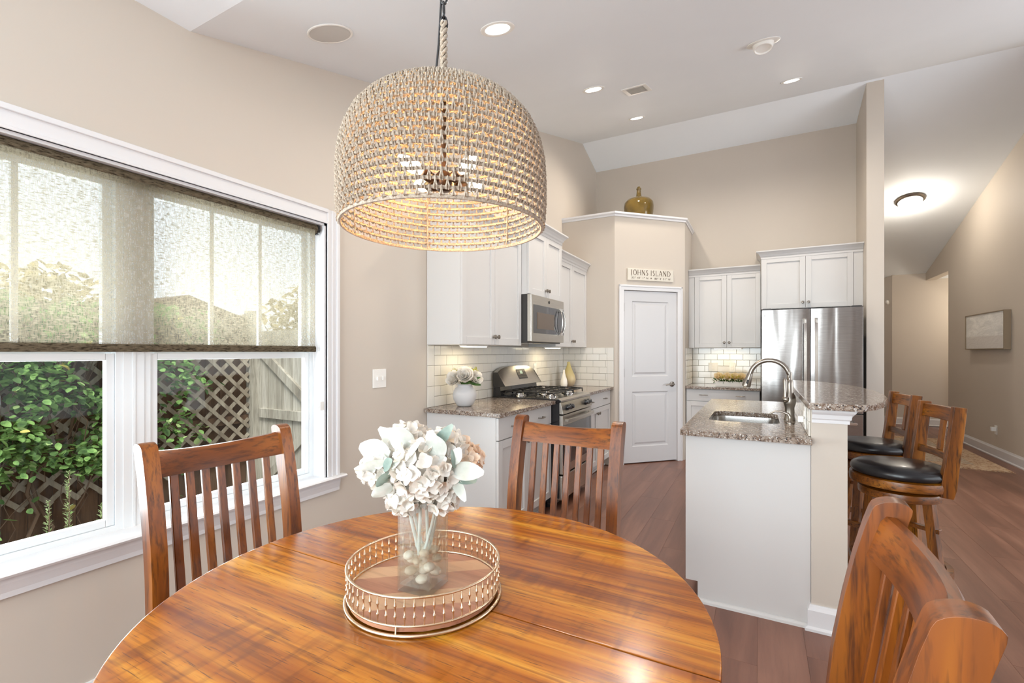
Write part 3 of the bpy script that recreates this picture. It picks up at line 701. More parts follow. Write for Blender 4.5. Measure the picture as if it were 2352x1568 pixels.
def base(mp, u0, u1, label, top=.882, wd=.60):
    t = T('base_cabinet', label, 'cabinet', pt(mp, (u0 + u1) / 2, .3, 0))
    P('carcass', MB().box(*mp(u0, .002, .1, u1, wd - .0195, top)).box(*mp(u0, .002, 0, u1, wd - .075, .1)), 'cab', t, .001, 0)
    P('toe_moulding', MB().box(*mp(u0, wd - .075, 0, u1, wd - .062, .02)), 'cab', t, .002, 0)
    dr = P('drawer', MB().box(*mp(u0 + .004, wd - .019, .725, u1 - .004, wd, top - .007)), 'cab', t, .0015, 0)
    for k in range(2): P('pull', pull(mp, u0 + (u1 - u0) * (.25 + .5 * k), wd, .80), 'nickel', dr, 0, 50)
    m_ = (u0 + u1) / 2
    for a, b, ku in ((u0 + .004, m_ - .0015, m_ - .03), (m_ + .0015, u1 - .004, m_ + .03)):
        d = P('door', shaker(mp, a, b, .108, .718, wd - .019), 'cab', t, .0012, 0)
        P('knob', knob(mp, ku, wd, .66), 'nickel', d, 0, 50)
    return t
base(ML, 2.687, 3.583, 'white base cabinet with end panel, nearest the window')
base(ML, 4.358, 5.315, 'white base cabinet between range and pantry wall')
base(MK, -.805, .0, 'white base cabinet between pantry door and fridge', .870)
# worktops
TM('worktop', MB().box(XW + .001, 2.655, .884, -1.503, 3.585, .914), 'granite', 'brown speckled granite worktop left of the range', 'countertop', (-1.8, 3.1, .884), .004)
TM('worktop', MB().box(XW + .001, 4.355, .884, -1.503, 5.318, .914), 'granite', 'granite worktop right of the range under the tan vase', 'countertop', (-1.8, 4.8, .884), .004)
TM('worktop', MB().box(-.807, YB - .001, .872, .008, YB - .645, .902), 'granite', 'granite worktop left of the fridge under the planter', 'countertop', (-.4, 6.3, .884), .004)
# ---- tiles
def tiles(wall, mp, u0, u1, z0, z1, skip=None, border=None):
    """subway tiles as parts of the wall"""
    g = MB().box(*mp(u0, 0, z0, u1, .004, z1)); go = S('grout', g, 'grout', parent=wall, smooth=0)
    hh = (z1 - z0) / 6; L = .152
    cache = {}
    def tile(a, b, za, zb_):
        key = (round(b - a, 3), round(zb_ - za, 3))
        if key not in cache:
            q = mp(0, 0, 0, key[0] - .003, .010, key[1] - .003)
            # orient around zero
            m = MB(); p = pt(mp, 0, 0, 0); m.box(*q).xf(Matrix.Translation(p).inverted())
            me_ = m.mesh('tile', .0012, 30); me_.materials.append(M['tilec']); cache[key] = me_
        p = pt(mp, a + .0015, 0, za + .0015)
        o = D.objects.new('tile', cache[key]); COL.objects.link(o); o.location = p; o.parent = wall
        o.rotation_euler = (0, 0, 0)
    ub0, ub1 = u0, u1
    if border == 'L':
        ub0 = u0 + .078
        for k in range(3): tile(u0, ub0, z0 + 2 * hh * k, z0 + 2 * hh * (k + 1))
    if border == 'R':
        ub1 = u1 - .078
        for k in range(3): tile(ub1, u1, z0 + 2 * hh * k, z0 + 2 * hh * (k + 1))
    for r in range(6):
        u = ub0 - (L / 2 if r % 2 else 0)
        while u < ub1 - .01:
            a, b = max(u, ub0), min(u + L, ub1)
            if b - a > .012: tile(a, b, z0 + hh * r, z0 + hh * (r + 1))
            u += L
tiles(wall_left, ML, 2.687, 5.318, .914, 1.372, border='L')
MP = lambda u0, w0, z0, u1, w1, z1: (u0, 5.32 - w0, z0, u1, 5.32 - w1, z1)
pan = D.objects['wall_pantry']
tiles(pan, MP, XW + .011, -1.50, .914, 1.372, border='R')
tiles(wall_back, MK, -.80, .01, .902, 1.372)
MQ = lambda u0, w0, z0, u1, w1, z1: (-.81 + w0, u0, z0, -.81 + w1, u1, z1)
tiles(pan, MQ, 6.03, YB - .012, .902, 1.372)
# ---- under cabinet lights
for mp, a, b, dd, lb in ((ML, 2.86, 3.16, .20, 'slim lit bar light under the cabinet over the flower pot'), (ML, 4.40, 4.70, .20, 'slim lit bar light under the cabinet right of the microwave'), (MK, -.52, -.20, .2, 'slim lit bar light under the cabinet left of the fridge')):
    t = T('under_cabinet_light', lb, 'light', pt(mp, (a + b) / 2, dd, 1.371))
    P('housing', MB().box(*mp(a, dd - .035, 1.362, b, dd + .035, 1.3715)), 'plasw', t, 0, 0)
    P('lens', MB().box(*mp(a + .008, dd - .028, 1.356, b - .008, dd + .028, 1.3619)), 'ucl', t, 0, 0)
    p = pt(mp, (a + b) / 2, dd, 1.352)
    area('lamp_in_bar_light', p, (0, 0, 0 if mp is MK else R_(90)), b - a - .03, .05, .7, (1, .80, .46))
# ---- outlets
def plate(loc, nrm, label, cat='outlet', w_=.07, h_=.115, kind='outlet', n=1, name='outlet_plate'):
    t = T(name, label, cat, loc); nr = Vector(nrm); sd = Vector((-nr.y, nr.x, 0)); L = Vector(loc)
    def bx(a0, z0, a1, z1, t0, t1):
        vs = [L + sd * a + nr * tt + Vector((0, 0, z)) for z in (z0, z1) for a, tt in ((a0, t0), (a1, t0), (a1, t1), (a0, t1))]
        return MB().add(vs, [(0, 3, 2, 1), (4, 5, 6, 7), (0, 1, 5, 4), (1, 2, 6, 5), (2, 3, 7, 6), (3, 0, 4, 7)])
    P('cover', bx(-w_ / 2, -h_ / 2, w_ / 2, h_ / 2, 0, .005), 'plasw', t, .002, 0)
    if kind == 'toggle':
        for k in range(n):
            a = (k - (n - 1) / 2) * .046
            P('toggle', bx(a - .005, -.012, a + .005, .012, .005, .016), 'plasw', t, .001, 0)
    elif kind == 'outlet':
        for z in (-.02, .02): P('socket', bx(-.016, z - .014, .016, z + .014, .005, .008), 'ceramw', t, .001, 0)
    else:
        P('rocker', bx(-.016, -.032, .016, .032, .005, .009), 'ceramw', t, .001, 0)
    return t
plate((XW, 2.209, 1.151), (1, 0, 0), 'white double toggle switch on the beige wall beside the window', 'switch', .118, .118, 'toggle', 2, 'switch_plate')
plate((XW + .011, 4.50, 1.14), (1, 0, 0), 'white outlet on tiles right of the range hood', 'outlet', kind='outlet')
plate((-.545, YB - .011, 1.12), (0, -1, 0), 'left of two outlets above the planter', 'outlet', .115, .115, kind='outlet')
plate((-.315, YB - .011, 1.12), (0, -1, 0), 'right of two outlets above the planter', 'outlet', kind='outlet')
t = plate((XR, 8.02, .34), (-1, 0, 0), 'low outlet on the right wall with a plugged-in white charger', 'outlet')
P('plug', MB().box(XR - .009, 7.985, .325, XR - .055, 8.035, .375), 'plasw', t, .006, 30)

# ------------------------------------------------------------------ range
ry0, ry1 = 3.592, 4.350; RX = -1.475
rg = T('gas_range', 'stainless steel and black gas range between the granite worktops', 'stove', (-1.8, 3.97, 0))
P('body', MB().box(XW + .03, ry0, .05, RX - .03, ry1, .90), 'black', rg, .003, 0)
for y in (ry0 + .05, ry1 - .05):
    for x in (-2.0, -1.6): P('foot', MB().lathe([(.02, 0), (.02, .05)], 10, (x, y, 0)), 'black', rg)
P('cooktop', MB().prism([(XW + .03, .9005), (RX + .01, .9005), (RX + .014, .915), (RX - .01, .926), (XW + .03, .926)], 'y', ry0 - .004, ry1 + .004), 'black', rg, .003, 30)
P('front_rail', MB().prism([(RX + .0145, .898), (RX + .018, .915), (RX - .008, .93), (RX - .02, .93), (RX - .02, .9265), (RX - .009, .9265), (RX + .0145, .915)], 'y', ry0 + .004, ry1 - .004), 'steel_y', rg, 0, 0)
bgm = MB().prism([(XW + .031, .9265), (XW + .11, .9265), (XW + .10, 1.01), (XW + .031, 1.01)], 'y', ry0, ry1)
P('backguard_base', bgm, 'black', rg, 0, 0)
# curved steel backguard: top edge arched
def bgf(u, v):
    y = ry0 + (ry1 - ry0) * u; top = 1.135 + .052 * (1 - (2 * u - 1) ** 4) - .0 * u
    bt = 1.015
    z = bt + (top - bt) * v; x = XW + .155 - .085 * v
    return Vector((x, y, z))
g = MB(); nu = 20; fr_ = [[bgf(i / nu, 0) for i in range(nu + 1)], [bgf(i / nu, 1) for i in range(nu + 1)]]
bk = [[Vector((XW + .031, p.y, p.z)) for p in r] for r in fr_]
for i in range(nu):
    g.add([fr_[0][i], fr_[0][i + 1], fr_[1][i + 1], fr_[1][i]], [(0, 1, 2, 3)])
    g.add([fr_[1][i], fr_[1][i + 1], bk[1][i + 1], bk[1][i]], [(0, 1, 2, 3)])
    g.add([fr_[0][i], fr_[0][i + 1], bk[0][i + 1], bk[0][i]], [(0, 1, 2, 3)])
for i in (0, nu): g.add([fr_[0][i], fr_[1][i], bk[1][i], bk[0][i]], [(0, 1, 2, 3)])
P('backguard', g, 'steel_y', rg, 0, 40, recalc=False)
e = MB().prism([(XW + .03, 1.011), (XW + .157, 1.011), (XW + .072, 1.137), (XW + .03, 1.137)], 'y', ry0 - .006, ry0 - .0005).prism([(XW + .03, 1.011), (XW + .157, 1.011), (XW + .072, 1.137), (XW + .03, 1.137)], 'y', ry1 + .0005, ry1 + .006)
P('end_cap', e, 'dark_side', rg, 0, 0)
def bgp(u, v, o=.002):
    a = bgf(u, v); n_ = Vector((.12, 0, .085)).normalized(); return a + n_ * o
dp = MB().add([bgp(.42, .28), bgp(.66, .28), bgp(.66, .80), bgp(.42, .80)], [(0, 1, 2, 3)])
ds = P('control_display', dp, 'dark_side', rg, 0, 0, recalc=False)
P('screen', MB().add([bgp(.50, .55, .003), bgp(.57, .55, .003), bgp(.57, .72, .003), bgp(.50, .72, .003)], [(0, 1, 2, 3)]), 'lcd', ds, 0, 0, recalc=False)
bb = MB()
for k in range(8):
    for r in (.35, .5, .66):
        if r > .4 and 2 < k < 6: continue
        u = .435 + k * .029; bb.add([bgp(u, r, .0035), bgp(u + .014, r, .0035), bgp(u + .014, r + .05, .0035), bgp(u, r + .05, .0035)], [(0, 1, 2, 3)])
P('buttons', bb, 'nickel', ds, 0, 0, recalc=False, kind='stuff')
# burners & grates
for (x, y, r) in ((-1.62, 3.76, .045), (-1.93, 3.76, .038), (-1.62, 4.18, .05), (-1.93, 4.18, .04), (-1.775, 3.97, .04)):
    b = P('burner', MB().lathe([(r + .02, .9262), (r + .018, .934), (r, .938), (r, .946), (r - .006, .951), (0.001, .951)], 20, (x, y, 0)), 'nickel_l', rg, 0, 40)
    P('burner_cap', MB().lathe([(r - .008, .9515), (r - .008, .957), (r - .014, .960), (.001, .960)], 20, (x, y, 0)), 'iron', b, 0, 40)
for y0, y1 in ((3.62, 3.865), (3.875, 4.065), (4.075, 4.32)):
    gm = MB(); x0, x1 = -2.0, -1.53; z = .972
    def rod(a, b_, dn=True):
        A = Vector(a); B = Vector(b_); d = (B - A).normalized()
        pp = ([A + Vector((0, 0, -.036)), A + Vector((0, 0, -.012)) , A + d * .012] if dn else [A]) + ([B - d * .012, B + Vector((0, 0, -.012)), B + Vector((0, 0, -.036))] if dn else [B])
        gm.tube(pp, .0055, 6)
    for y in (y0, y1): rod((x0, y, z), (x1, y, z))
    rod((x0, y0, z - .002), (x0, y1, z - .002), False); rod((x1, y0, z - .002), (x1, y1, z - .002), False); rod(((x0 + x1) / 2, y0, z - .002), ((x0 + x1) / 2, y1, z - .002), False)
    ym = (y0 + y1) / 2
    for xa in (x0 + .01, (x0 + x1) / 2 + .02): rod((xa, ym, z), (xa + .085, ym, z), False)
    for xa in (x1 - .01, (x0 + x1) / 2 - .02): rod((xa, ym, z), (xa - .085, ym, z), False)
    for xc in (x0 + .118, x1 - .118):
        rod((xc, y0, z), (xc, y0 + (y1 - y0) * .33, z), False); rod((xc, y1, z), (xc, y1 - (y1 - y0) * .33, z), False)
    P('grate', gm, 'iron', rg, 0, 40)
# front control panel, door, drawer
cp = MB().prism([(RX - .03, .80), (RX + .035, .80), (RX + .012, .897), (RX - .03, .897)], 'y', ry0 + .002, ry1 - .002)
cpo = P('control_panel', cp, 'steel_y', rg, .002, 0)
P('side_panel', MB().box(XW + .03, ry0 - .004, .1, RX + .002, ry0 - .0005, .8995), 'black', rg, 0, 0)
for y in (3.70, 3.785, 4.17, 4.255):
    nrm = Vector((.097, 0, .023)).normalized(); p = Vector((RX + .024, y, .848))
    P('knob', MB().tube([p, p + nrm * .012, p + nrm * .013, p + nrm * .034, p + nrm * .038], [.026, .026, .021, .018, .012], 16), 'knobb', cpo, 0, 40)
dz0, dz1 = .30, .79
od = P('oven_door', MB().box(RX - .029, ry0 + .004, dz0, RX + .028, ry1 - .004, dz1), 'steel_y', rg, .003, 0)
P('oven_window', MB().box(RX + .0282, ry0 + .025, dz0 + .07, RX + .032, ry1 - .025, dz1 - .085), 'blackglass', od, 0, 0)
hy = [ry0 + .05, ry0 + .2, (ry0 + ry1) / 2, ry1 - .2, ry1 - .05]
hm = MB().bar([(RX + .062 + .014 * (1 - ((y - 3.97) / .33) ** 2), y, .745) for y in [ry0 + .04 + (ry1 - ry0 - .08) * k / 12 for k in range(13)]], .028, .014, (0, 0, 1))
for y in (ry0 + .07, ry1 - .07): hm.box(RX + .028, y - .012, .733, RX + .066, y + .012, .757)
P('oven_handle', hm, 'steel_y', od, .002, 40)
P('warming_drawer', MB().box(RX - .029, ry0 + .004, .085, RX + .026, ry1 - .004, .285), 'steel_y', rg, .006, 0)
# ------------------------------------------------------------------ microwave
mw = T('microwave', 'stainless steel microwave hung under the small cabinet over the range', 'microwave', (-1.93, 3.98, 1.40))
mz0, mz1 = 1.400, 1.8205; my0, my1 = 3.604, 4.356; mx = XW + .402
P('case', MB().box(XW + .002, my0, mz0, mx - .04, my1, mz1), 'dark_side', mw, .002, 0)
P('door', MB().box(mx - .039, my0, mz0 + .012, mx, my1 - .0, mz1), 'steel_y', mw, .004, 0)
dr = P('door_glass', MB().box(mx + .0002, my0 + .045, mz0 + .085, mx + .003, my1 - .01, mz1 - .085), 'blackglass', mw, 0, 0)
P('window', MB().box(mx + .0032, my0 + .11, mz0 + .125, mx + .005, my0 + .50, mz1 - .15), 'mwin', dr, 0, 0)
hb = MB()
for side in (-.032, .032):
    hb.tube([(mx + .012 + .034 * math.sin(PI * k / 10) ** .6, my1 - .115 + side * (.75 + .35 * math.sin(PI * k / 10)), mz0 + .085 + (mz1 - mz0 - .17) * k / 10) for k in range(11)], .006, 8)
for z in (mz0 + .095, mz1 - .095): hb.box(mx + .003, my1 - .145, z - .016, mx + .026, my1 - .085, z + .016)
P('handle', hb, 'nickel_l', mw, .001, 40)
# round emblem with a small monogram
em = MB().tube([Vector((mx + .002, 3.985 + .014 * math.cos(2 * PI * k / 20), 1.785 - .003 + .014 * math.sin(2 * PI * k / 20))) for k in range(20)], .0016, 5, closed=True)
em.tube([(mx + .002, 3.985 + .009 * math.cos(a), 1.782 + .007 * math.sin(a)) for a in [R_(40 + 28 * k) for k in range(10)]], .0012, 4)
em.tube([(mx + .002, 3.988, 1.783), (mx + .002, 3.995, 1.782), (mx + .002, 3.994, 1.776)], .0012, 4)
P('emblem', em, 'black', mw, 0, 0)
P('underside_lamp', MB().box(mx - .2, my0 + .2, mz0 - .006, mx - .12, my0 + .3, mz0 + .001), 'plasw', mw, 0, 0)

# ------------------------------------------------------------------ fridge
fx0, fx1 = .016, .912; fy = 5.745
fg = T('refrigerator', 'tall stainless steel french door refrigerator in the alcove', 'refrigerator', (.46, 6.2, 0))
P('body', MB().box(fx0 + .004, fy + .075, .02, fx1 - .004, YB - .03, 1.765), 'dark_side', fg, .003, 0)
fm = (fx0 + fx1) / 2
for a, b, nm in ((fx0, fm - .003, 0), (fm + .003, fx1, 1)):
    n_ = 12
    prof = [(a + (b - a) * k / n_, fy + .0 + .008 * (2 * k / n_ - 1) ** 4 ) for k in range(n_ + 1)]
    poly = prof + [(b, fy + .07), (a, fy + .07)]
    d = P('door', MB().prism(poly, 'z', .70, 1.775), 'fridge', fg, .003, 30)
    hx = (b - .045) if nm == 0 else (a + .045)
    h_ = MB().bar([(hx, fy - .055 + (.03 if k in (0, 8) else 0), .80 + .87 * k / 8) for k in range(9)], .026, .018, (1, 0, 0))
    for z in (.83, 1.64): h_.box(hx - .01, fy - .05, z - .02, hx + .01, fy + .004, z + .02)
    P('handle', h_, 'nickel_l', d, .002, 40)
fd = P('freezer_drawer', MB().prism([(fx0 + (fx1 - fx0) * k / 12, fy + .008 * (2 * k / 12 - 1) ** 4) for k in range(13)] + [(fx1, fy + .07), (fx0, fy + .07)], 'z', .05, .69), 'fridge', fg, .003, 30)
h_ = MB().bar([(fx0 + .06 + (fx1 - fx0 - .12) * k / 8, fy - .055, .60) for k in range(9)], .026, .018, (0, 0, 1))
for x in (fx0 + .1, fx1 - .1): h_.box(x - .02, fy - .05, .59, x + .02, fy + .004, .61)
P('handle', h_, 'nickel_l', fd, .002, 40)
for a in (fx0 + .01, fx1 - .09): P('hinge_cover', MB().box(a, fy + .02, 1.776, a + .08, fy + .12, 1.79), 'dark_side', fg, 0, 0)
lg = MB().lathe([(.001, 0), (.010, 0), (.010, .0015), (.001, .0015)], 20).xf(Matrix.Translation((fx0 + .035, fy + .006, 1.712)) @ Matrix.Rotation(R_(90), 4, 'X'))
P('emblem', lg, 'knobb', fg, 0, 0)
def flat_text(body, x0, x1, y, z):
    cu = D.curves.new('t', 'FONT'); cu.body = body; cu.size = .03; cu.extrude = .0005
    o = D.objects.new('t', cu); COL.objects.link(o); dg_ = bpy.context.evaluated_depsgraph_get(); me = D.meshes.new_from_object(o.evaluated_get(dg_))
    m = MB(); m.v = [v.co.copy() for v in me.vertices]; m.f = [tuple(p.vertices) for p in me.polygons]; D.objects.remove(o); D.curves.remove(cu)
    w0 = min(p.x for p in m.v); k = (x1 - x0) / (max(p.x for p in m.v) - w0); m.v = [Vector((x0 + (p.x - w0) * k, y - p.z, z + p.y * k)) for p in m.v]; return m
P('lettering', flat_text('LG', fx0 + .052, fx0 + .082, fy + .0035, 1.703), 'dark_side', fg, 0, 0, recalc=False, kind='stuff')
P('base_grille', MB().box(fx0 + .01, fy + .04, .0, fx1 - .01, fy + .12, .045), 'dark_side', fg, 0, 0)

# ------------------------------------------------------------------ island
IY0, IY1 = 2.64, 4.34
isl = T('island_cabinet', 'white kitchen island cabinet with plain end panel', 'cabinet', (-.05, 3.5, 0))
P('carcass', MB().box(-.335, IY0 + .012, .1, .214, IY1, .70).box(-.335, IY0 + .012, .7, .214, 2.95, .883).box(-.335, 3.55, .7, .214, IY1, .883).box(-.335, 2.95, .7, -.318, 3.55, .883).box(-.27, IY0 + .012, 0, .214, IY1, .1), 'cab', isl, 0, 0)
ep = MB().prism([(-.352, .105), (-.352, .883), (.2145, .883), (.2145, 0), (-.292, 0), (-.292, .105)], 'y', IY0 - .005, IY0 + .0115)
P('end_panel', ep, 'cab', isl, .001, 0)
P('shoe_moulding', MB().prism([(IY0 - .006, 0), (IY0 - .024, 0), (IY0 - .022, .012), (IY0 - .014, .02), (IY0 - .006, .022)], 'x', -.305, .205), 'cab', isl, 0, 0)
MI2 = lambda u0, w0, z0, u1, w1, z1: (-.335 - w0, u0, z0, -.335 - w1, u1, z1)
us = [IY0 + .014, 3.02, 3.43, 3.88, IY1 - .004]
for k in range(4):
    d = P('door', shaker(MI2, us[k] + .002, us[k + 1] - .002, .108, .875, .001), 'cab', isl, .001, 0)
    P('knob', knob(MI2, us[k] + (.04 if k % 2 else us[k + 1] - us[k] - .04), .02, .80), 'nickel', d, 0, 40)
# granite top with sink cut-out
sx0, sx1, sy0, sy1 = -.275, .10, 3.00, 3.50
def rrect(x0, y0, x1, y1, r, n=6):
    pts = []
    for cx, cy, a0 in ((x1 - r, y1 - r, 0), (x0 + r, y1 - r, 90), (x0 + r, y0 + r, 180), (x1 - r, y0 + r, 270)):
        for k in range(n + 1):
            a = R_(a0 + 90 * k / n); pts.append((cx + r * math.cos(a), cy + r * math.sin(a)))
    return pts
def holed(outer, inner, z0, z1):
    bm = bmesh.new(); es = []
    for loop in (outer, inner):
        vs = [bm.verts.new((p[0], p[1], z0)) for p in loop]
        es += [bm.edges.new((vs[i], vs[(i + 1) % len(vs)])) for i in range(len(vs))]
    r = bmesh.ops.triangle_fill(bm, use_beauty=True, use_dissolve=False, edges=es)
    fs = [g_ for g_ in r['geom'] if isinstance(g_, bmesh.types.BMFace)]
    ex = bmesh.ops.extrude_face_region(bm, geom=fs)
    bmesh.ops.translate(bm, verts=[v for v in ex['geom'] if isinstance(v, bmesh.types.BMVert)], vec=(0, 0, z1 - z0))
    bmesh.ops.recalc_face_normals(bm, faces=bm.faces)
    bm.verts.index_update()
    m = MB(); m.v = [v.co.copy() for v in bm.verts]; m.f = [tuple(v.index for v in f.verts) for f in bm.faces]; bm.free(); return m
outer = [(-.352, 2.585), (-.372, 2.605), (-.372, 4.372), (.2145, 4.372), (.2145, 2.565), (-.352, 2.565)]
outer = [(-.372, 2.575), (-.362, 2.563), (.2145, 2.563), (.2145, 4.372), (-.372, 4.372)]
TM('worktop', holed(outer, rrect(sx0, sy0, sx1, sy1, .07), .884, .914), 'granite', 'granite island worktop with the sink cut into it', 'countertop', (-.08, 3.4, .884), .003)
# sink
sk = T('sink', 'rectangular stainless steel undermount sink in the island', 'sink', (-.09, 3.25, .70))
rings = []
for z, ins, r in ((.8835, -.012, .08), (.8835, .0, .07), (.86, .002, .07), (.73, .008, .07), (.712, .03, .06), (.706, .06, .05)):
    rings.append([(p[0], p[1], z) for p in rrect(sx0 + ins, sy0 + ins, sx1 - ins, sy1 - ins, r)])
m = MB(); m.loft([[Vector(p) for p in r] for r in rings], caps=False); nn = len(rings[-1]); m.add(rings[-1], [tuple(range(nn))])
P('basin', m, 'steel', sk, 0, 40, recalc=False)
P('drain', MB().lathe([(.04, .7065), (.04, .709), (.03, .708), (.002, .7075)], 20, (-.09, 3.25, 0)), 'nickel', sk, 0, 40)
# faucet
fc = T('faucet', 'tall brushed nickel gooseneck faucet on the island', 'faucet', (.155, 3.21, .9145))
bx_, by_ = .155, 3.21
P('base', MB().lathe([(.03, .9145), (.03, .925), (.026, .935), (.025, .99), (.031, 1.01), (.034, 1.03), (.031, 1.055), (.022, 1.075), (.019, 1.13), (.0175, 1.15), (.0135, 1.155), (.013, 1.16)], 24, (bx_, by_, 0)), 'nickel', fc, 0, 50)
rr_ = .105; pts = [(bx_, by_, 1.15), (bx_, by_, 1.20)]
for k in range(15):
    a = PI * k / 14 * .93; pts.append((bx_ - rr_ + rr_ * math.cos(a), by_ - .0, 1.165 + rr_ * math.sin(a) * 1.0))
P('neck', MB().tube(pts, .0135, 14), 'nickel', fc, 0, 60)
e_ = Vector(pts[-1]); dr_ = (e_ - Vector(pts[-2])).normalized(); dr_ = Vector((-.30, 0, -1)).normalized()
P('spray_head', MB().tube([e_, e_ + dr_ * .012, e_ + dr_ * .02, e_ + dr_ * .075, e_ + dr_ * .085], [.0145, .0165, .017, .025, .023], 16), 'nickel', fc, 0, 50)
P('spray_button', MB().tube([e_ + dr_ * .04 + Vector((.0, -.019, 0)), e_ + dr_ * .065 + Vector((.0, -.023, 0))], .006, 8), 'black', fc, 0, 50)
ld = Vector((-.7, -.7, 0)).normalized() * .03
P('lever', MB().sphere(Vector((bx_, by_, 1.04)) + ld * .9, .022, 14, 8).tube([Vector((bx_, by_, 1.05)) + ld, Vector((bx_, by_, 1.09)) + ld * 1.05, Vector((bx_, by_, 1.15)) + ld * 1.15, Vector((bx_, by_, 1.168)) + ld * 1.2], [.014, .010, .0125, .004], 12), 'nickel', fc, 0, 50)
sp = T('soap_dispenser', 'small curved nickel soap spout beside the faucet', 'soap dispenser', (.15, 3.06, .9145))
P('collar', MB().lathe([(.022, .9145), (.022, .922), (.012, .93), (.011, .955)], 16, (.15, 3.06, 0)), 'nickel', sp, 0, 50)
P('spout', MB().tube([(.15, 3.06, .95), (.14, 3.06, .968), (.11, 3.065, .98), (.075, 3.07, .978), (.05, 3.072, .962)], [.009, .008, .006, .005, .005], 10), 'nickel', sp, 0, 50)
# pony wall
pw_ = S('wall_island', MB().box(.2155, 2.625, 0, .357, 4.45, 1.054), 'wall', smooth=0)
mb = molding([(.357, 4.45), (.357, 2.625), (.2155, 2.625), (.2155, 2.635)], bprof(.12), -1)
S('baseboard_island', mb, 'trim', smooth=0)
tp = [(0, .985), (.008, .985), (.008, 1.0), (.014, 1.006), (.016, 1.025), (.026, 1.034), (.03, 1.04), (.03, 1.0545), (0, 1.0545)]
S('trim_2', molding([(.357, 4.45), (.357, 2.625), (.217, 2.625)], tp, -1), 'trim', 'white moulding under the bar top', smooth=0)
MT = lambda u0, w0, z0, u1, w1, z1: (.2155 - w0, u0, z0, .2155 - w1, u1, z1)
# tiles facing the sink on the pony wall
g_ = S('grout', MB().box(*MT(2.64, 0, .9145, 4.36, .003, 1.054)), 'grout', parent=pw_, smooth=0)
cache = {}
for r in range(2):
    u = 2.64 - (.076 if r else 0)
    while u < 4.35:
        a, b = max(u, 2.64), min(u + .152, 4.36)
        if b - a > .012:
            k_ = round(b - a, 3)
            if k_ not in cache:
                m = MB().box(-.010, 0, 0, 0, k_ - .002, .067); me = m.mesh('tile', .001, 30); me.materials.append(M['tilec']); cache[k_] = me
            o = D.objects.new('tile', cache[k_]); COL.objects.link(o); o.location = (.2155, a + .001, .9155 + r * .0695); o.parent = pw_
        u += .152
t = plate((.2045, 2.80, .985), (-1, 0, 0), 'white outlet on the tiled bar side facing the sink', 'outlet')
P('plug', MB().box(.196, 2.78, .962, .17, 2.812, .992), 'plasw', t, .004, 30)
# bar top (rounded)
bt = [(.195, 2.535), (.208, 2.525), (.375, 2.522), (.41, 2.535), (.47, 2.64), (.53, 2.80), (.575, 2.99), (.603, 3.22), (.612, 3.5), (.60, 3.75), (.565, 3.98), (.50, 4.2), (.42, 4.38), (.30, 4.51), (.195, 4.53)]
TM('worktop', MB().prism(bt, 'z', 1.055, 1.086), 'granite', 'raised granite bar top with a rounded outer edge', 'countertop', (.35, 3.5, 1.055), .005, 30)
# corbels
for k, y in enumerate((3.08, 4.15)):
    pr_ = [(.3575, 1.0), (.3575, 1.054), (.50, 1.054), (.50, 1.04)]
    ex_ = pr_[-1][0]
    for q in range(9):
        a = q / 8; pr_.append((.3575 + (ex_ - .3575) * (1 - a) ** 1.6 + .012 * math.sin(PI * a), 1.035 - .22 * a ** 1.2))
    pr_.append((.3575, .80))
    m = MB().prism([(a, b) for a, b in pr_[1:]], 'y', y - .03, y + .03)
    TM('corbel', m, 'trim', ['white curved bracket under the near end of the bar top', 'white curved bracket under the far end of the bar top'][k], 'bracket', (.43, y, .9), .003, 40)

# ------------------------------------------------------------------ dining table
TC = Vector((-.665, .865, 0)); TR = .607; TZ = .76
tb = T('dining_table', 'round glossy zebra-grained wooden dining table with a centre seam', 'table', TC)
for sgn in (1, -1):
    pts = []
    n_ = 48
    for k in range(n_ + 1):
        a = PI * k / n_ * sgn
        pts.append((TC.x + TR * math.cos(a), TC.y + TR * math.sin(a) + 0))
    pts = [(x, y if abs(y - TC.y) > .0009 else TC.y + sgn * .0009) for x, y in pts]
    P('table_half', MB().prism(pts, 'z', TZ - .028, TZ), 'table', tb, .004, 30)
P('apron', MB().lathe([(.50, TZ - .10), (.52, TZ - .10), (.52, TZ - .0285), (.50, TZ - .0285)], 48, TC).lathe([(.05, TZ - .05), (.49, TZ - .05), (.49, TZ - .0285), (.05, TZ - .0285)], 32, TC), 'chair_x', tb, 0, 40)
P('pedestal', MB().lathe([(.18, .10), (.18, .14), (.09, .18), (.07, .26), (.10, .38), (.08, .5), (.06, .58), (.12, .68), (.14, .7095)], 28, TC), 'chair_z', tb, 0, 40)
for k in range(4):
    a = R_(45 + 90 * k); d = Vector((math.cos(a), math.sin(a), 0)); sd = (-d.y, d.x, 0)
    P('foot', MB().bar([TC + d * .06 + Vector((0, 0, .14)), TC + d * .2 + Vector((0, 0, .12)), TC + d * .34 + Vector((0, 0, .06)), TC + d * .42 + Vector((0, 0, .03))], .07, [.09, .08, .06, .055], sd), 'chair_x', tb, .008, 40)

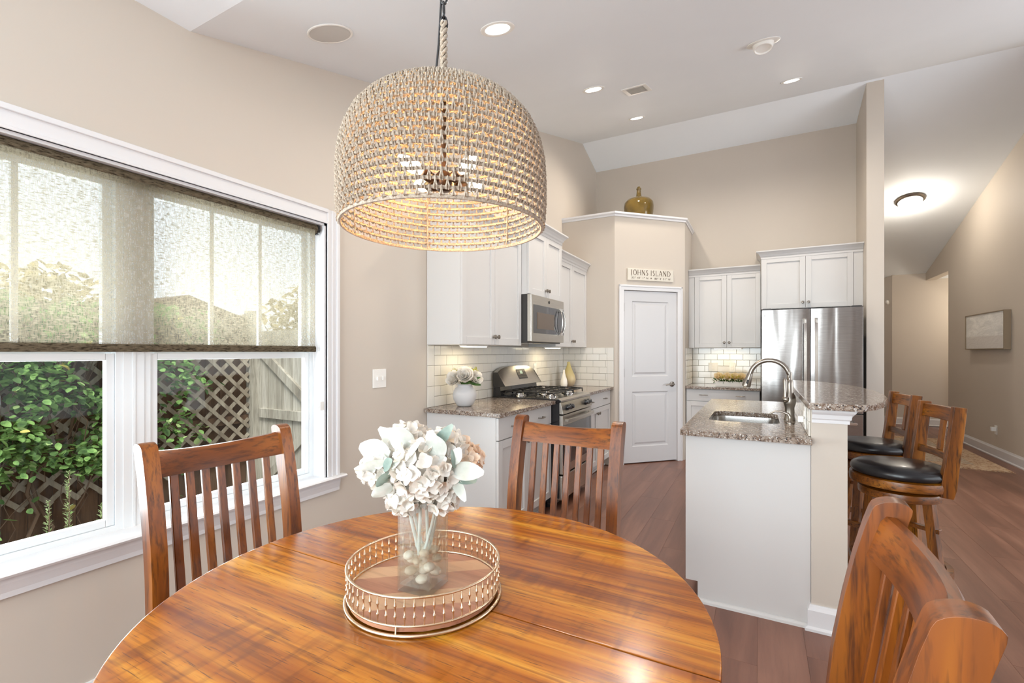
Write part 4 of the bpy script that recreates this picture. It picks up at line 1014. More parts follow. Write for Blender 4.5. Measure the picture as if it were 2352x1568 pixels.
# ------------------------------------------------------------------ dining chairs
def lerp_path(pts, z):
    for (z0, x0), (z1, x1) in zip(pts, pts[1:]):
        if z <= z1: t_ = (z - z0) / (z1 - z0); return x0 + (x1 - x0) * t_
    return pts[-1][1]
BP = [(0, -.245), (.12, -.232), (.25, -.218), (.38, -.205), (.46, -.2), (.56, -.199), (.66, -.203), (.76, -.214), (.86, -.232), (.94, -.25), (1.0, -.266), (1.03, -.275)]
def make_chair(label):
    t = T('dining_chair', label, 'chair', (0, 0, 0), 0, 'wooden slat-back chairs around the dining table')
    H2 = .212
    for s in (-1, 1):
        path = [(x, s * H2, z) for z, x in BP] 
        th = [.036, .038, .040, .044, .046, .048, .05, .052, .054, .057, .058, .057]
        for a in (25, 45, 62, 76, 88):
            path.append((-.275 - .006 * math.sin(R_(a)), s * H2, 1.03 + .019 * math.sin(R_(a)))); th.append(.057 * math.cos(R_(a)) + .002)
        m = MB(); hw = .021
        rings = []
        for (x, y, z), tt in zip(path, th): rings.append([Vector((x + tt / 2, y + hw, z)), Vector((x + tt / 2, y - hw, z)), Vector((x - tt / 2, y - hw, z)), Vector((x - tt / 2, y + hw, z))])
        P('back_post', m.loft(rings), 'chair_z', t, .0035, 30, local=True)
        m = MB().bar([(.205, s * .195, 0), (.205, s * .197, .25), (.203, s * .197, .43)], [.03, .036, .042], [.03, .036, .042], (0, 1, 0))
        P('leg', m, 'chair_z', t, .004, 40, local=True)
        P('side_rail', MB().bar([(-.18, s * .2, .41), (.185, s * .196, .41)], .022, .06, (0, 1, 0)), 'chair_x', t, .002, 0, local=True)
        P('stretcher', MB().bar([(-.2, s * .205, .2), (.2, s * .197, .2)], .02, .028, (0, 1, 0)), 'chair_x', t, .002, 0, local=True)
    P('front_rail', MB().bar([(.203, -.176, .41), (.203, .176, .41)], .022, .06, (1, 0, 0)), 'chair_y', t, .002, 0, local=True)
    P('seat', MB().prism(rrect(-.175, -.225, .235, .225, .04), 'z', .441, .472), 'leather', t, .01, 40, local=True)
    # crest rail: bowed back with scooped top
    n_ = 14; rings = []
    for k in range(n_ + 1):
        u = -1 + 2 * k / n_; y = u * .192; bow = .034 * (1 - u * u); dip = .014 * (1 - u * u)
        z0, z1 = .945 - dip * .5, 1.022 - dip
        xa = lerp_path(BP, z0) - bow; xb = lerp_path(BP, z1) - bow; h = .0135
        rings.append([Vector((xa + h, y, z0)), Vector((xb + h, y, z1 - .01)), Vector((xb + h * .4, y, z1)), Vector((xb - h * .6, y, z1)), Vector((xb - h, y, z1 - .01)), Vector((xa - h, y, z0))])
    P('crest_rail', MB().loft(rings), 'chair_y', t, 0, 35, local=True)
    rings = []
    for k in range(n_ + 1):
        u = -1 + 2 * k / n_; y = u * .192; bow = .022 * (1 - u * u); z0, z1 = .52, .56; xa = -.199 - bow; h = .011
        rings.append([Vector((xa + h, y, z0)), Vector((xa + h, y, z1)), Vector((xa - h, y, z1)), Vector((xa - h, y, z0))])
    P('lower_rail', MB().loft(rings), 'chair_y', t, 0, 35, local=True)
    for k in range(7):
        u = (-3 + k) / 3.95; y = u * .192; pa = []
        for q in range(9):
            z = .555 + (.944 - .555) * q / 8; b_ = .022 + .010 * q / 8
            x = lerp_path(BP, z) - b_ * (1 - u * u) - .012 * math.sin(PI * q / 8)
            pa.append((x, y, z))
        P('slat', MB().bar(pa, .0245, .013, (0, 1, 0)), 'chair_z', t, .002, 0, local=True)
    return t
ch1 = make_chair('wooden slat-back dining chair in front of the window')
ch1.location = (-1.325, .90, 0); ch1.rotation_euler = (0, 0, R_(-3.5))
ch2 = dup(ch1, (-.70, 1.51, 0), R_(-91), 'wooden slat-back dining chair in front of the range, pale sheen on its slats')
ch3 = dup(ch1, (-.075, .885, 0), R_(177), 'wooden slat-back dining chair closest to the camera, cut off at bottom right')

# ------------------------------------------------------------------ bar stools
def make_stool(label):
    t = T('bar_stool', label, 'stool', (0, 0, 0), 0, 'swivel bar stools at the island')
    P('cushion', MB().lathe([(.001, .700), (.185, .700), (.198, .706), (.203, .722), (.197, .740), (.175, .754), (.12, .763), (.001, .768)], 40), 'leather', t, 0, 60, local=True)
    P('seat_ring', MB().lathe([(.001, .650), (.192, .650), (.205, .655), (.208, .675), (.205, .695), (.195, .6995), (.001, .6995)], 40), 'stool_x', t, 0, 40, local=True)
    P('swivel', MB().lathe([(.001, .635), (.10, .635), (.10, .6495), (.001, .6495)], 24), 'black', t, 0, 40, local=True)
    P('lower_ring', MB().lathe([(.001, .590), (.158, .590), (.168, .595), (.170, .615), (.167, .630), (.155, .6345), (.001, .6345)], 40), 'stool_x', t, 0, 40, local=True)
    for a in (45, 135, 225, 315):
        d = Vector((math.cos(R_(a)), math.sin(R_(a)), 0)); sd = (-d.y, d.x, 0)
        P('leg', MB().bar([d * .125 + Vector((0, 0, .5895)), d * .15 + Vector((0, 0, .35)), d * .178 + Vector((0, 0, .12)), d * .195], [.045, .045, .042, .04], .04, sd), 'stool_z', t, .004, 30, local=True)
    P('footrest', MB().lathe([(.172, .215), (.205, .215), (.212, .222), (.212, .243), (.205, .25), (.172, .25), (.168, .243), (.168, .222)], 40) if False else MB().loft([[Vector((r * math.cos(2 * PI * k / 40), r * math.sin(2 * PI * k / 40), z)) for r, z in ((.178, .235), (.205, .235), (.205, .27), (.178, .27))] for k in range(40)], closed=True), 'stool_x', t, .003, 40, local=True)
    for a in (0, 90):
        d = Vector((math.cos(R_(a + 45)), math.sin(R_(a + 45)), 0))
        P('cross_stretcher', MB().bar([d * -.17 + Vector((0, 0, .36 + a / 900)), d * .17 + Vector((0, 0, .36 + a / 900))], .03, .02, (-d.y, d.x, 0)), 'stool_x', t, .002, 0, local=True)
    prof = [(.67, -.185), (.80, -.215), (.92, -.245), (1.04, -.278)]
    for s in (-1, 1):
        m = MB().bar([(-.122, s * .160, .635), (-.128, s * .160, .68), (-.142, s * .161, .80), (-.156, s * .162, .92), (-.171, s * .163, 1.062)], [.03, .032, .032, .032, .03], [.05, .062, .055, .052, .05], (0, 1, 0))
        P('back_post', m, 'stool_z', t, .004, 30, local=True)
    def rail(z0, z1, nm, bow):
        rings = []
        for k in range(9):
            u = -1 + k / 4; y = u * .148; b_ = bow * (1 - u * u)
            xa = -.127 - (z0 - .67) * .115 - b_; xb = -.127 - (z1 - .67) * .115 - b_; h = .011
            rings.append([Vector((xa + h, y, z0)), Vector((xb + h, y, z1)), Vector((xb - h, y, z1)), Vector((xa - h, y, z0))])
        P(nm, MB().loft(rings), 'stool_y', t, .002, 30, local=True)
    rail(.985, 1.05, 'top_rail', .022); rail(.80, .835, 'lower_rail', .022)
    for y in (0,):
        P('slat', MB().bar([(-.127 - (z - .67) * .115 - .02, y, z) for z in (.835, .9, .985)], .038, .014, (0, 1, 0)), 'stool_z', t, .002, 0, local=True)
    return t
s1 = make_stool('near bar stool with round black cushion, fully in view beside the bar')
s1.location = (.625, 3.02, 0); s1.rotation_euler = (0, 0, R_(188))
s2 = dup(s1, (.63, 3.70, 0), R_(187), 'far bar stool, half hidden behind the near one')

# ------------------------------------------------------------------ rug, painting, ceiling fittings
rugt = T('area_rug', 'faded oriental rug lying in the hall along the right wall', 'rug', (1.75, 8.2, 0))
P('field', MB().box(1.22, 7.30, .0005, 2.20, 9.0, .0105), 'rug', rugt, 0, 0)
P('border', MB().box(.98, 7.06, .0005, 2.44, 7.30, .010).box(.98, 9.0, .0005, 2.44, 9.24, .010).box(.98, 7.30, .0005, 1.22, 9.0, .010).box(2.20, 7.30, .0005, 2.44, 9.0, .010), 'rugb', rugt, 0, 0)
fm_ = MB()
for k in range(120):
    x = .98 + 1.46 * k / 119
    fm_.tube([(x, 7.06, .006), (x + random.uniform(-.006, .006), 7.03, .004), (x + random.uniform(-.008, .008), 7.005, .003)], .0022, 3)
P('fringe', fm_, 'rugb', rugt, 0, 0, kind='stuff')
pt_ = T('painting', 'pale abstract seascape canvas in a champagne frame on the right wall', 'painting', (XR, 8.17, 1.357))
fx = XR - .001; py0, py1, pz0, pz1 = 7.62, 8.80, 1.352, 1.825
m = MB()
for q in ((py0, pz0, py0 + .012, pz1), (py1 - .012, pz0, py1, pz1), (py0 + .012, pz0, py1 - .012, pz0 + .012), (py0 + .012, pz1 - .012, py1 - .012, pz1)): m.box(fx, q[0], q[1], fx - .065, q[2], q[3])
P('frame', m, 'frame', pt_, .001, 0)
P('canvas', MB().box(fx - .01, py0 + .0122, pz0 + .0122, fx - .055, py1 - .0122, pz1 - .0122), 'canvas', pt_, 0, 0)

SA = math.atan((RZ - CZ) / (RY - CY0)); up_n = Vector((0, math.sin(SA), -math.cos(SA)))  # pointing into the room from the rising slope
ROTU = Matrix.Rotation(SA, 4, 'X'); ROTD = Matrix.Rotation(-math.atan(.30), 4, 'X')
def cfit(x, y, rot, rel=0): return Matrix.Translation((x, y, ceilz(y))) @ rot
def ring_mb(ri, ro, z0, z1, n=40): return MB().loft([[Vector((r * math.cos(2 * PI * k / n), r * math.sin(2 * PI * k / n), z)) for r, z in ((ri, z0 + .002), (ro, z1), (ro, z0 + .002), (ro - .004, z0), (ri + .003, z0))] for k in range(n)], closed=True)
for i, (x, y) in enumerate(((-1.183, 2.056), (-1.183, 3.605), (-1.2, 5.166), (.263, 5.121))):
    mt = cfit(x, y, ROTU); t = T('recessed_downlight', ['lit round ceiling downlight just right of the pendant cord', 'lit round ceiling downlight left of the air vent', 'lit round ceiling downlight below the air vent, closest to the ceiling ridge', 'lit round ceiling downlight toward the partition wall'][i], 'ceiling light', (x, y, ceilz(y)), 0, 'recessed ceiling downlights')
    P('trim_ring', ring_mb(.064, .088, -.006, -.0005).xf(mt), 'plasw', t, 0, 40)
    P('lens', MB().lathe([(.063, -.0012), (.063, -.004), (.001, -.004)], 32).xf(mt), 'downl', t, 0, 40)
    spot('lamp_in_downlight', mt @ Vector((0, 0, -.03)), (26, 60, 60, 60)[i], (1, .90, .77), 168, .085)
mt = cfit(.019, 3.613, ROTU); t = T('eyeball_light', 'unlit white eyeball ceiling fixture', 'ceiling light', mt.translation)
P('trim_ring', ring_mb(.062, .103, -.006, -.0005).xf(mt), 'plasw', t, 0, 40)
tilt = Matrix.Translation((0, 0, -.002)) @ Matrix.Rotation(R_(-22), 4, 'X')
P('eyeball', MB().lathe([(.066, .0), (.064, -.02), (.057, -.043), (.052, -.045), (.048, -.036), (.001, -.030)], 32).xf(mt @ tilt), 'plasw', t, 0, 40)
mt = cfit(-1.772, 1.512, ROTU); t = T('ceiling_speaker', 'round grey speaker grille in the ceiling left of the pendant', 'speaker', mt.translation)
P('rim', ring_mb(.092, .102, -.006, -.0005).xf(mt), 'plasw', t, 0, 40); P('grille', MB().lathe([(.0915, -.001), (.0915, -.004), (.001, -.005)], 40).xf(mt), 'specks', t, 0, 40)
mt = cfit(-.921, 3.965, ROTU); t = T('air_vent', 'white rectangular ceiling air register', 'vent', mt.translation)
m = MB(); hx_, hy_ = .10, .135
for q in ((-hx_, -hy_, -hx_ + .03, hy_), (hx_ - .03, -hy_, hx_, hy_), (-hx_ + .03, -hy_, hx_ - .03, -hy_ + .03), (-hx_ + .03, hy_ - .03, hx_ - .03, hy_)): m.box(q[0], q[1], -.007, q[2], q[3], -.0005)
P('frame', m.xf(mt), 'plasw', t, 0, 0)
for k in range(9):
    y = -.098 + k * .0245; m = MB().bar([(-.07, y, -.004), (.07, y, -.004)], .014, .0015, Vector((0, 1, .8)))
    P('louver', m.xf(mt), 'plasw', t, 0, 0)
P('duct_opening', MB().box(-.07, -.105, -.0014, .07, .105, -.0006).xf(mt), 'grout', t, 0, 0)
mt = cfit(1.859, 8.392, ROTD); t = T('flush_ceiling_light', 'lit frosted dome ceiling light in the hall', 'ceiling light', mt.translation)
P('base_ring', MB().lathe([(.10, -.0005), (.165, -.0005), (.168, -.012), (.155, -.03), (.14, -.036), (.10, -.036)], 40).xf(mt), 'nickel', t, 0, 40)
P('glass_dome', MB().lathe([(.138, -.037), (.132, -.06), (.11, -.085), (.07, -.102), (.02, -.108), (.001, -.108)], 40).xf(mt), 'flushg', t, 0, 60)
P('finial', MB().lathe([(.012, -.108), (.010, -.118), (.004, -.128), (.001, -.129)], 12).xf(mt), 'nickel', t, 0, 60)
point('lamp_in_flush_light', mt @ Vector((0, 0, -.16)), 20, (1, .90, .76), .06)
TM('wall_sensor', MB().lathe([(.045, 0), (.045, .02), (.03, .035), (.001, .04)], 20).xf(Matrix.Translation((2.145 - .06, YF + .06, 2.24)) @ Matrix.Rotation(R_(45), 4, 'Z') @ Matrix.Rotation(R_(90), 4, 'X') @ Matrix.Rotation(0, 4, 'Z')), 'plasw', 'small round white sensor high on the hall wall', 'sensor', (2.085, YF + .06, 2.24))

# ------------------------------------------------------------------ sign
sg = T('wooden_sign', 'cream wooden sign above the pantry door reading JOHNS ISLAND', 'sign', DG(.46, .0, 2.16))
m = MB(); sS0, sS1, sZ0, sZ1 = .161, .786, 2.162, 2.30
dgbox(m, sS0, .001, sZ0, sS1, .02, sZ1); P('board', m, 'signc', sg, .003, 0)
G = {'I': [((.5, 0), (.5, 1), .10)], 'L': [((.2, 0), (.2, 1), .10), ((.2, .03), (.85, .03), .05), ((.85, .03), (.87, .22), .05)],
     'H': [((.15, 0), (.15, 1), .10), ((.85, 0), (.85, 1), .10), ((.15, .52), (.85, .52), .05)],
     'N': [((.15, 0), (.15, 1), .06), ((.85, 0), (.85, 1), .06), ((.12, 1), (.88, .0), .14)],
     'A': [((.05, 0), (.5, 1), .06), ((.5, 1), (.93, 0), .14), ((.22, .36), (.76, .36), .05)],
     'J': [((.6, 1), (.6, .1), .13), ((.6, .12), (.45, -.1), .09), ((.45, -.1), (.25, -.12), .07)],
     'D': [((.18, 0), (.18, 1), .10)], 'O': [], 'S': []}
SER = {'I': [(.5, 0), (.5, 1)], 'L': [(.2, 0), (.2, 1)], 'H': [(.15, 0), (.15, 1), (.85, 0), (.85, 1)], 'N': [(.15, 0), (.12, 1), (.85, 1)], 'A': [(.05, 0), (.93, 0)], 'J': [(.6, 1)], 'D': [(.15, 0), (.15, 1)]}
def arc(cx, cy, rx, ry, a0, a1, n=14): return [(cx + rx * math.cos(R_(a0 + (a1 - a0) * k / n)), cy + ry * math.sin(R_(a0 + (a1 - a0) * k / n))) for k in range(n + 1)]
CUR = {'O': [arc(.5, .5, .40, .5, 0, 360, 24)], 'D': [arc(.2, .5, .68, .5, -90, 90, 18)],
       'S': [arc(.5, .75, .27, .24, 30, 270, 14) + arc(.5, .26, .30, .25, 90, -150, 14)]}
WID = {'I': .38, 'J': .5, 'S': .62, 'L': .72}
hgt = .062; cur = 0; items = []
for c in 'JOHNS ISLAND':
    if c == ' ': cur += .42; continue
    wd = WID.get(c, .95); items.append((c, cur, wd)); cur += wd + .14
sc = (sS1 - sS0 - .07) / cur
letters = MB()
def lp(cx, wd, x, y, o=.0215): return DG(sS0 + .035 + (cx + x * wd) * sc, o, sZ0 + .062 + y * hgt)
def stroke(a, b, w_, cx, wd):
    A = Vector((a[0] * wd * sc, a[1] * hgt)); B = Vector((b[0] * wd * sc, b[1] * hgt)); d = (B - A).normalized(); n_ = Vector((-d.y, d.x)) * w_ * hgt * .5
    q = []
    for p in (A + n_, B + n_, B - n_, A - n_): q.append(DG(sS0 + .035 + cx * sc + p.x, .0212, sZ0 + .062 + p.y))
    q2 = [p - dgn * .0012 for p in q]
    letters.add(q + q2, [(0, 1, 2, 3), (7, 6, 5, 4), (0, 4, 5, 1), (1, 5, 6, 2), (2, 6, 7, 3), (3, 7, 4, 0)])
for c, cx, wd in items:
    for a, b, w_ in G.get(c, []): stroke(a, b, w_, cx, wd)
    for x, y in SER.get(c, []): hw = .16 / wd * .5; stroke((x - hw, y + (.02 if y < .5 else -.02)), (x + hw, y + (.02 if y < .5 else -.02)), .04, cx, wd)
    for cu in CUR.get(c, []):
        for a, b in zip(cu, cu[1:]):
            dx = abs(b[0] - a[0]); dy = abs(b[1] - a[1]); w_ = .05 + .09 * dy / (dx + dy + 1e-6); stroke(a, b, w_ + .005, cx, wd)
P('lettering', letters, 'signt', sg, 0, 0, kind='stuff')
def text_mb(body, size):
    cu = D.curves.new('t', 'FONT'); cu.body = body; cu.size = size; cu.extrude = .0005; cu.space_character = 1.25
    o = D.objects.new('t', cu); COL.objects.link(o); dg_ = bpy.context.evaluated_depsgraph_get(); me = D.meshes.new_from_object(o.evaluated_get(dg_))
    m = MB(); m.v = [v.co.copy() for v in me.vertices]; m.f = [tuple(p.vertices) for p in me.polygons]
    D.objects.remove(o); D.curves.remove(cu); return m
def put_text(body, size, s0, z, s1=None):
    m = text_mb(body, size); w0 = min(p.x for p in m.v); w1 = max(p.x for p in m.v); k = (s1 - s0) / (w1 - w0)
    m.v = [DG(s0 + (p.x - w0) * k, .0215 + p.z, z + p.y) for p in m.v]; return m
P('lettering', put_text('32\u00b0 43\' 1" N', .03, sS0 + .05, sZ0 + .020, sS0 + .27), 'signt', sg, 0, 0, recalc=False, kind='stuff')
P('lettering', put_text('80\u00b0 4\' 51" W', .03, sS0 + .36, sZ0 + .020, sS0 + .58), 'signt', sg, 0, 0, recalc=False, kind='stuff')
st_ = MB()
for k in range(8):
    a = PI * k / 4; c_ = DG((sS0 + sS1) / 2, .0213, sZ0 + .031); L = .016 if k % 2 == 0 else .011
    d = dgv * math.cos(a) + Vector((0, 0, 1)) * math.sin(a); n_ = dgv * -math.sin(a) + Vector((0, 0, 1)) * math.cos(a)
    st_.add([c_ + n_ * .003, c_ + d * L, c_ - n_ * .003], [(0, 1, 2)])
P('compass_mark', st_, 'signt', sg, 0, 0, recalc=False)

# ------------------------------------------------------------------ jug on the pantry top
TM('glass_jug', MB().lathe([(.001, 0), (.11, .004), (.14, .03), (.163, .12), (.182, .22), (.188, .29), (.182, .345), (.15, .385), (.09, .405), (.045, .418), (.034, .44), (.027, .48), (.024, .515), (.031, .52), (.031, .535), (.024, .54), (.019, .556), (.001, .558)], 44, (-1.386, 6.08, PT + .0005)), 'jug', 'big amber glass jug with narrow neck on top of the pantry', 'jug', (-1.386, 6.08, PT + .0005), 0, 60)

# ------------------------------------------------------------------ flowers: helpers
def petal_mb(L, W, curl=.2, nu=4, nv=2, tipw=.3):
    def fn(u, v):
        ww = W * math.sin(PI * (.12 + .83 * u)) ** .8 * .5; y = (v - .5) * 2 * ww
        return Vector((L * u, y, curl * L * (u * u) + .25 * abs(y)))
    return MB().grid(fn, nu, nv)
def rnd_rot(d, roll=None):
    q = Vector(d).normalized().to_track_quat('X', 'Z').to_matrix().to_4x4()
    return q @ Matrix.Rotation(roll if roll is not None else random.uniform(-.6, .6), 4, 'X')
def fib(n):
    for i in range(n):
        z = 1 - 2 * (i + .5) / n; r = math.sqrt(1 - z * z); a = i * 2.39996
        yield Vector((r * math.cos(a), r * math.sin(a), z))
def hydrangea(c, r, n=46, pl=.026, sq=.85):
    m = MB(); m.sphere(c, r * .74, 12, 8, (1, 1, sq))
    for d in fib(n):
        d = (d + Vector([random.uniform(-.12, .12) for _ in range(3)])).normalized()
        p = Vector(c) + Vector((d.x, d.y, d.z * sq)) * r * random.uniform(.82, 1.0)
        up_ = d.to_track_quat('Z', 'X').to_matrix().to_4x4(); a0 = random.uniform(0, 6)
        for k in range(4):
            pm = petal_mb(pl * random.uniform(.85, 1.15), pl * 1.05, random.uniform(.05, .45), 3, 2)
            m.merge(pm.xf(Matrix.Translation(p) @ up_ @ Matrix.Rotation(a0 + k * PI / 2, 4, 'Z') @ Matrix.Rotation(R_(-random.uniform(5, 35)), 4, 'Y')))
    return m
def rose(c, r, axis, layers=4):
    m = MB(); ax = Vector(axis).normalized(); up_ = ax.to_track_quat('Z', 'X').to_matrix().to_4x4()
    for L in range(layers):
        n = 3 + L * 1; f = (L + 1) / layers
        for k in range(n):
            pm = petal_mb(r * (.75 + .35 * f), r * 1.3 * (.6 + .5 * f), .35 * f + .1, 5, 3)
            m.merge(pm.xf(Matrix.Translation(Vector(c)) @ up_ @ Matrix.Rotation(2 * PI * k / n + L * .7, 4, 'Z') @ Matrix.Rotation(R_(-80 + 62 * f), 4, 'Y')))
    return m
RV = Vector((.882, .4713, 0)); FV = Vector((-.4713, .882, 0))

# ------------------------------------------------------------------ tray
tc = Vector((-.690, .859, TZ))
ty = T('round_tray', 'round acacia wood tray with gold wire gallery rim', 'tray', tc)
TRR = .172
def ringt(r, z, rad): return MB().tube([(tc.x + r * math.cos(2 * PI * k / 72), tc.y + r * math.sin(2 * PI * k / 72), z) for k in range(72)], rad, 8, closed=True)
P('wire_ring', ringt(TRR + .004, TZ + .004, .0036), 'brass', ty, 0, 60); P('wire_ring', ringt(TRR, TZ + .021, .0024), 'brass', ty, 0, 60); P('wire_ring', ringt(TRR + .001, TZ + .078, .0028), 'brass', ty, 0, 60)
# wooden base made of glued boards
for k, (a, b, mt_) in enumerate(((-.168, -.095, 'trayw'), (-.095, -.03, 'traywl'), (-.03, .05, 'trayw'), (.05, .105, 'traywl'), (.105, .168, 'trayw'))):
    pts = []
    rr = .168; ang = R_(38)
    n_ = 10
    for q in range(n_ + 1):
        y = a + (b - a) * q / n_; x = math.sqrt(max(0, rr * rr - y * y)); pts.append((x, y))
    for q in range(n_, -1, -1):
        y = a + (b - a) * q / n_; x = math.sqrt(max(0, rr * rr - y * y)); pts.append((-x - 1e-5, y))
    pts = [(tc.x + x * math.cos(ang) - y * math.sin(ang), tc.y + x * math.sin(ang) + y * math.cos(ang)) for x, y in pts]
    P('tray_board', MB().prism(pts, 'z', TZ + .0075, TZ + .019), mt_, ty, 0, 30)
sp_ = MB().tube([(0, 0, 0), (.0005, 0, .008), (0, .0006, .014), (0, 0, .0165), (0, 0, .019), (0, 0, .022), (-.0006, 0, .030), (0, 0, .035), (0, 0, .0375), (0, 0, .040), (.0005, 0, .048), (0, 0, .056)], [.0012, .0016, .0014, .003, .0034, .0014, .0017, .0015, .0034, .003, .0014, .0012], 6)
me = sp_.mesh('spindle', 0, 60); me.materials.append(M['brass'])
for k in range(56):
    a = 2 * PI * k / 56; inst('spindle', me, ty, (TRR * math.cos(a), TRR * math.sin(a), .0215), (0, 0, a))
for k in range(4):
    a = R_(20 + 90 * k); P('support_pin', MB().tube([(tc.x + (TRR + .003) * math.cos(a), tc.y + (TRR + .003) * math.sin(a), TZ + .004), (tc.x + (TRR + .001) * math.cos(a), tc.y + (TRR + .001) * math.sin(a), TZ + .021)], .002, 6), 'brass', ty, 0, 60)

# ------------------------------------------------------------------ square glass vase with pebbles and bouquet
VZ = TZ + .0195; va = R_(3); vw = .0425
va = R_(5)
vc = Vector((-.641, .812, 0)) + Vector((-math.cos(va) * vw + -math.sin(va) * vw, -math.sin(va) * vw + math.cos(va) * vw, 0))
def vloc(x, y, z): return Vector((vc.x + x * math.cos(va) - y * math.sin(va), vc.y + x * math.sin(va) + y * math.cos(va), VZ + z))
vs = T('glass_vase', 'tall square clear glass vase standing on the tray', 'vase', Vector((vc.x, vc.y, VZ)))
HV = .205
def sq(h, z, r=.004):
    return [vloc(p[0], p[1], z) for p in rrect(-h, -h, h, h, r, 2)]
m = MB().loft([sq(vw - .001, 0.0), sq(vw, .002), sq(vw, HV), sq(vw - .003, HV), sq(vw - .003, .014), ], caps=False)
m.add(sq(vw - .001, 0), [tuple(range(12))]); m.add(sq(vw - .003, .014), [tuple(range(12))])
P('glass_body', m, 'vaseglass', vs, 0, 0)
TM('vase_water', MB().loft([sq(vw - .0033, .0145), sq(vw - .0033, .125)]), 'water', 'clear water filling the lower part of the square vase', 'water', (vc.x, vc.y, VZ), 0, 0)
pos = []
random.seed(3)
tries = 0
while len(pos) < 34 and tries < 6000:
    tries += 1; r = random.uniform(.0105, .0155)
    p = Vector((random.uniform(-vw + .016, vw - .016), random.uniform(-vw + .016, vw - .016), .0148 + r * .75 + random.uniform(0, .062)))
    if all((p - q).length > (r + s) * .86 for q, s in pos): pos.append((p, r))
pos.sort(key=lambda a: a[0].z)
for i, (p, r) in enumerate(pos):
    q = vloc(*p); mm = MB().sphere((0, 0, 0), r, 10, 7, (random.uniform(.95, 1.15), random.uniform(.7, .95), random.uniform(.6, .8)))
    mm.xf(Matrix.Translation(q) @ Matrix.Rotation(random.uniform(0, 6), 4, 'Z') @ Matrix.Rotation(random.uniform(-.5, .5), 4, 'X'))
    TM('pebble', mm, 'pebble' if i % 3 else 'pebble2', 'smooth river pebble in the bottom of the square glass vase', 'pebble', q, 0, 60, 'pebbles in the square vase')
random.seed(11)
bo = T('bouquet', 'bouquet of white hydrangeas and sage leaves in the square vase', 'flowers', vloc(0, 0, .09))
B0 = Vector((vc.x, vc.y, 1.055))
def bp_(a, b, z): return B0 + RV * a + FV * b + Vector((0, 0, z))
heads = [(bp_(.010, -.025, .000), .072, 'petal', 110, .0215), (bp_(-.088, .0, -.004), .050, 'petal', 58, .0205), (bp_(-.045, .03, .048), .05, 'petal', 58, .021), (bp_(.088, .015, .012), .042, 'peach', 46, .020), (bp_(.0, .045, .02), .055, 'petal', 50, .021), (bp_(-.035, -.025, -.065), .034, 'petal', 34, .020), (bp_(.045, -.02, -.062), .034, 'petal', 34, .019), (bp_(.05, .0, .045), .04, 'petal', 40, .021)]
for c, r, mt_, n_, pl_ in heads: P('flower_head', hydrangea(c, r, n_, pl_), mt_, bo, 0, 60, recalc=False)
def leaf_at(base_, tip, W, mat_, curl=.15, nm='leaf', par=None, roll=0):
    d = Vector(tip) - Vector(base_); L = d.length
    pm = petal_mb(L, W, curl, 8, 4).xf(Matrix.Translation(base_) @ d.to_track_quat('X', 'Z').to_matrix().to_4x4() @ Matrix.Rotation(roll, 4, 'X'))
    return P(nm, pm, mat_, par or bo, 0, 60, recalc=False)
for (b0, t0, W, mt_, rl) in [((-.03, -.02, .03), (-.10, -.03, .088), .045, 'lamb', 1.2), ((-.07, -.04, .03), (-.135, -.05, .052), .06, 'lamb', 1.3), ((-.06, -.05, .02), (-.14, -.06, -.002), .035, 'lamb', 1.0),
    ((-.02, -.03, .04), (-.06, -.05, .094), .05, 'lamb', 1.4), ((-.03, -.06, .03), (.02, -.08, .072), .03, 'lamb', .8), ((.02, -.05, .04), (.075, -.03, .098), .03, 'sage', .9), ((.03, -.06, .05), (.015, -.05, .09), .045, 'lamb', 1.5),
    ((.045, -.07, .03), (.03, -.07, .083), .05, 'lamb', 1.5), ((.07, -.05, .005), (.145, -.06, -.002), .042, 'lamb', 1.1), ((.07, -.04, .0), (.125, -.045, -.025), .04, 'sage', .9), ((.075, -.05, -.01), (.105, -.06, -.06), .024, 'lamb', 1.3),
    ((.075, -.05, .02), (.095, -.055, .055), .03, 'lamb', 1.4), ((.08, -.055, .01), (.078, -.06, .05), .014, 'sage', 1.2), ((-.06, -.06, .0), (-.085, -.07, -.03), .03, 'sage', 1.0), ((-.055, -.07, .015), (-.03, -.08, .03), .02, 'lamb', .8),
    ((-.06, -.05, -.03), (-.10, -.06, -.055), .035, 'lamb', 1.2), ((.06, .0, .05), (.105, .02, .06), .03, 'peach', 1.0), ((-.075, -.06, .01), (-.05, -.07, .03), .03, 'sage', 1.1)]:
    leaf_at(bp_(*b0), bp_(*t0), W, mt_, .15, roll=rl)
for k in range(6):
    a = k * 1.05; s0 = vloc(.012 * math.cos(a), .012 * math.sin(a), .075); s1 = bp_(.05 * math.cos(a + .5), .03 * math.sin(a), -.04)
    P('stem', MB().tube([s0, (s0 + s1) / 2 + Vector((0, 0, -.01)), s1], [.0035, .0038, .003], 8), 'stemw', bo, 0, 60)

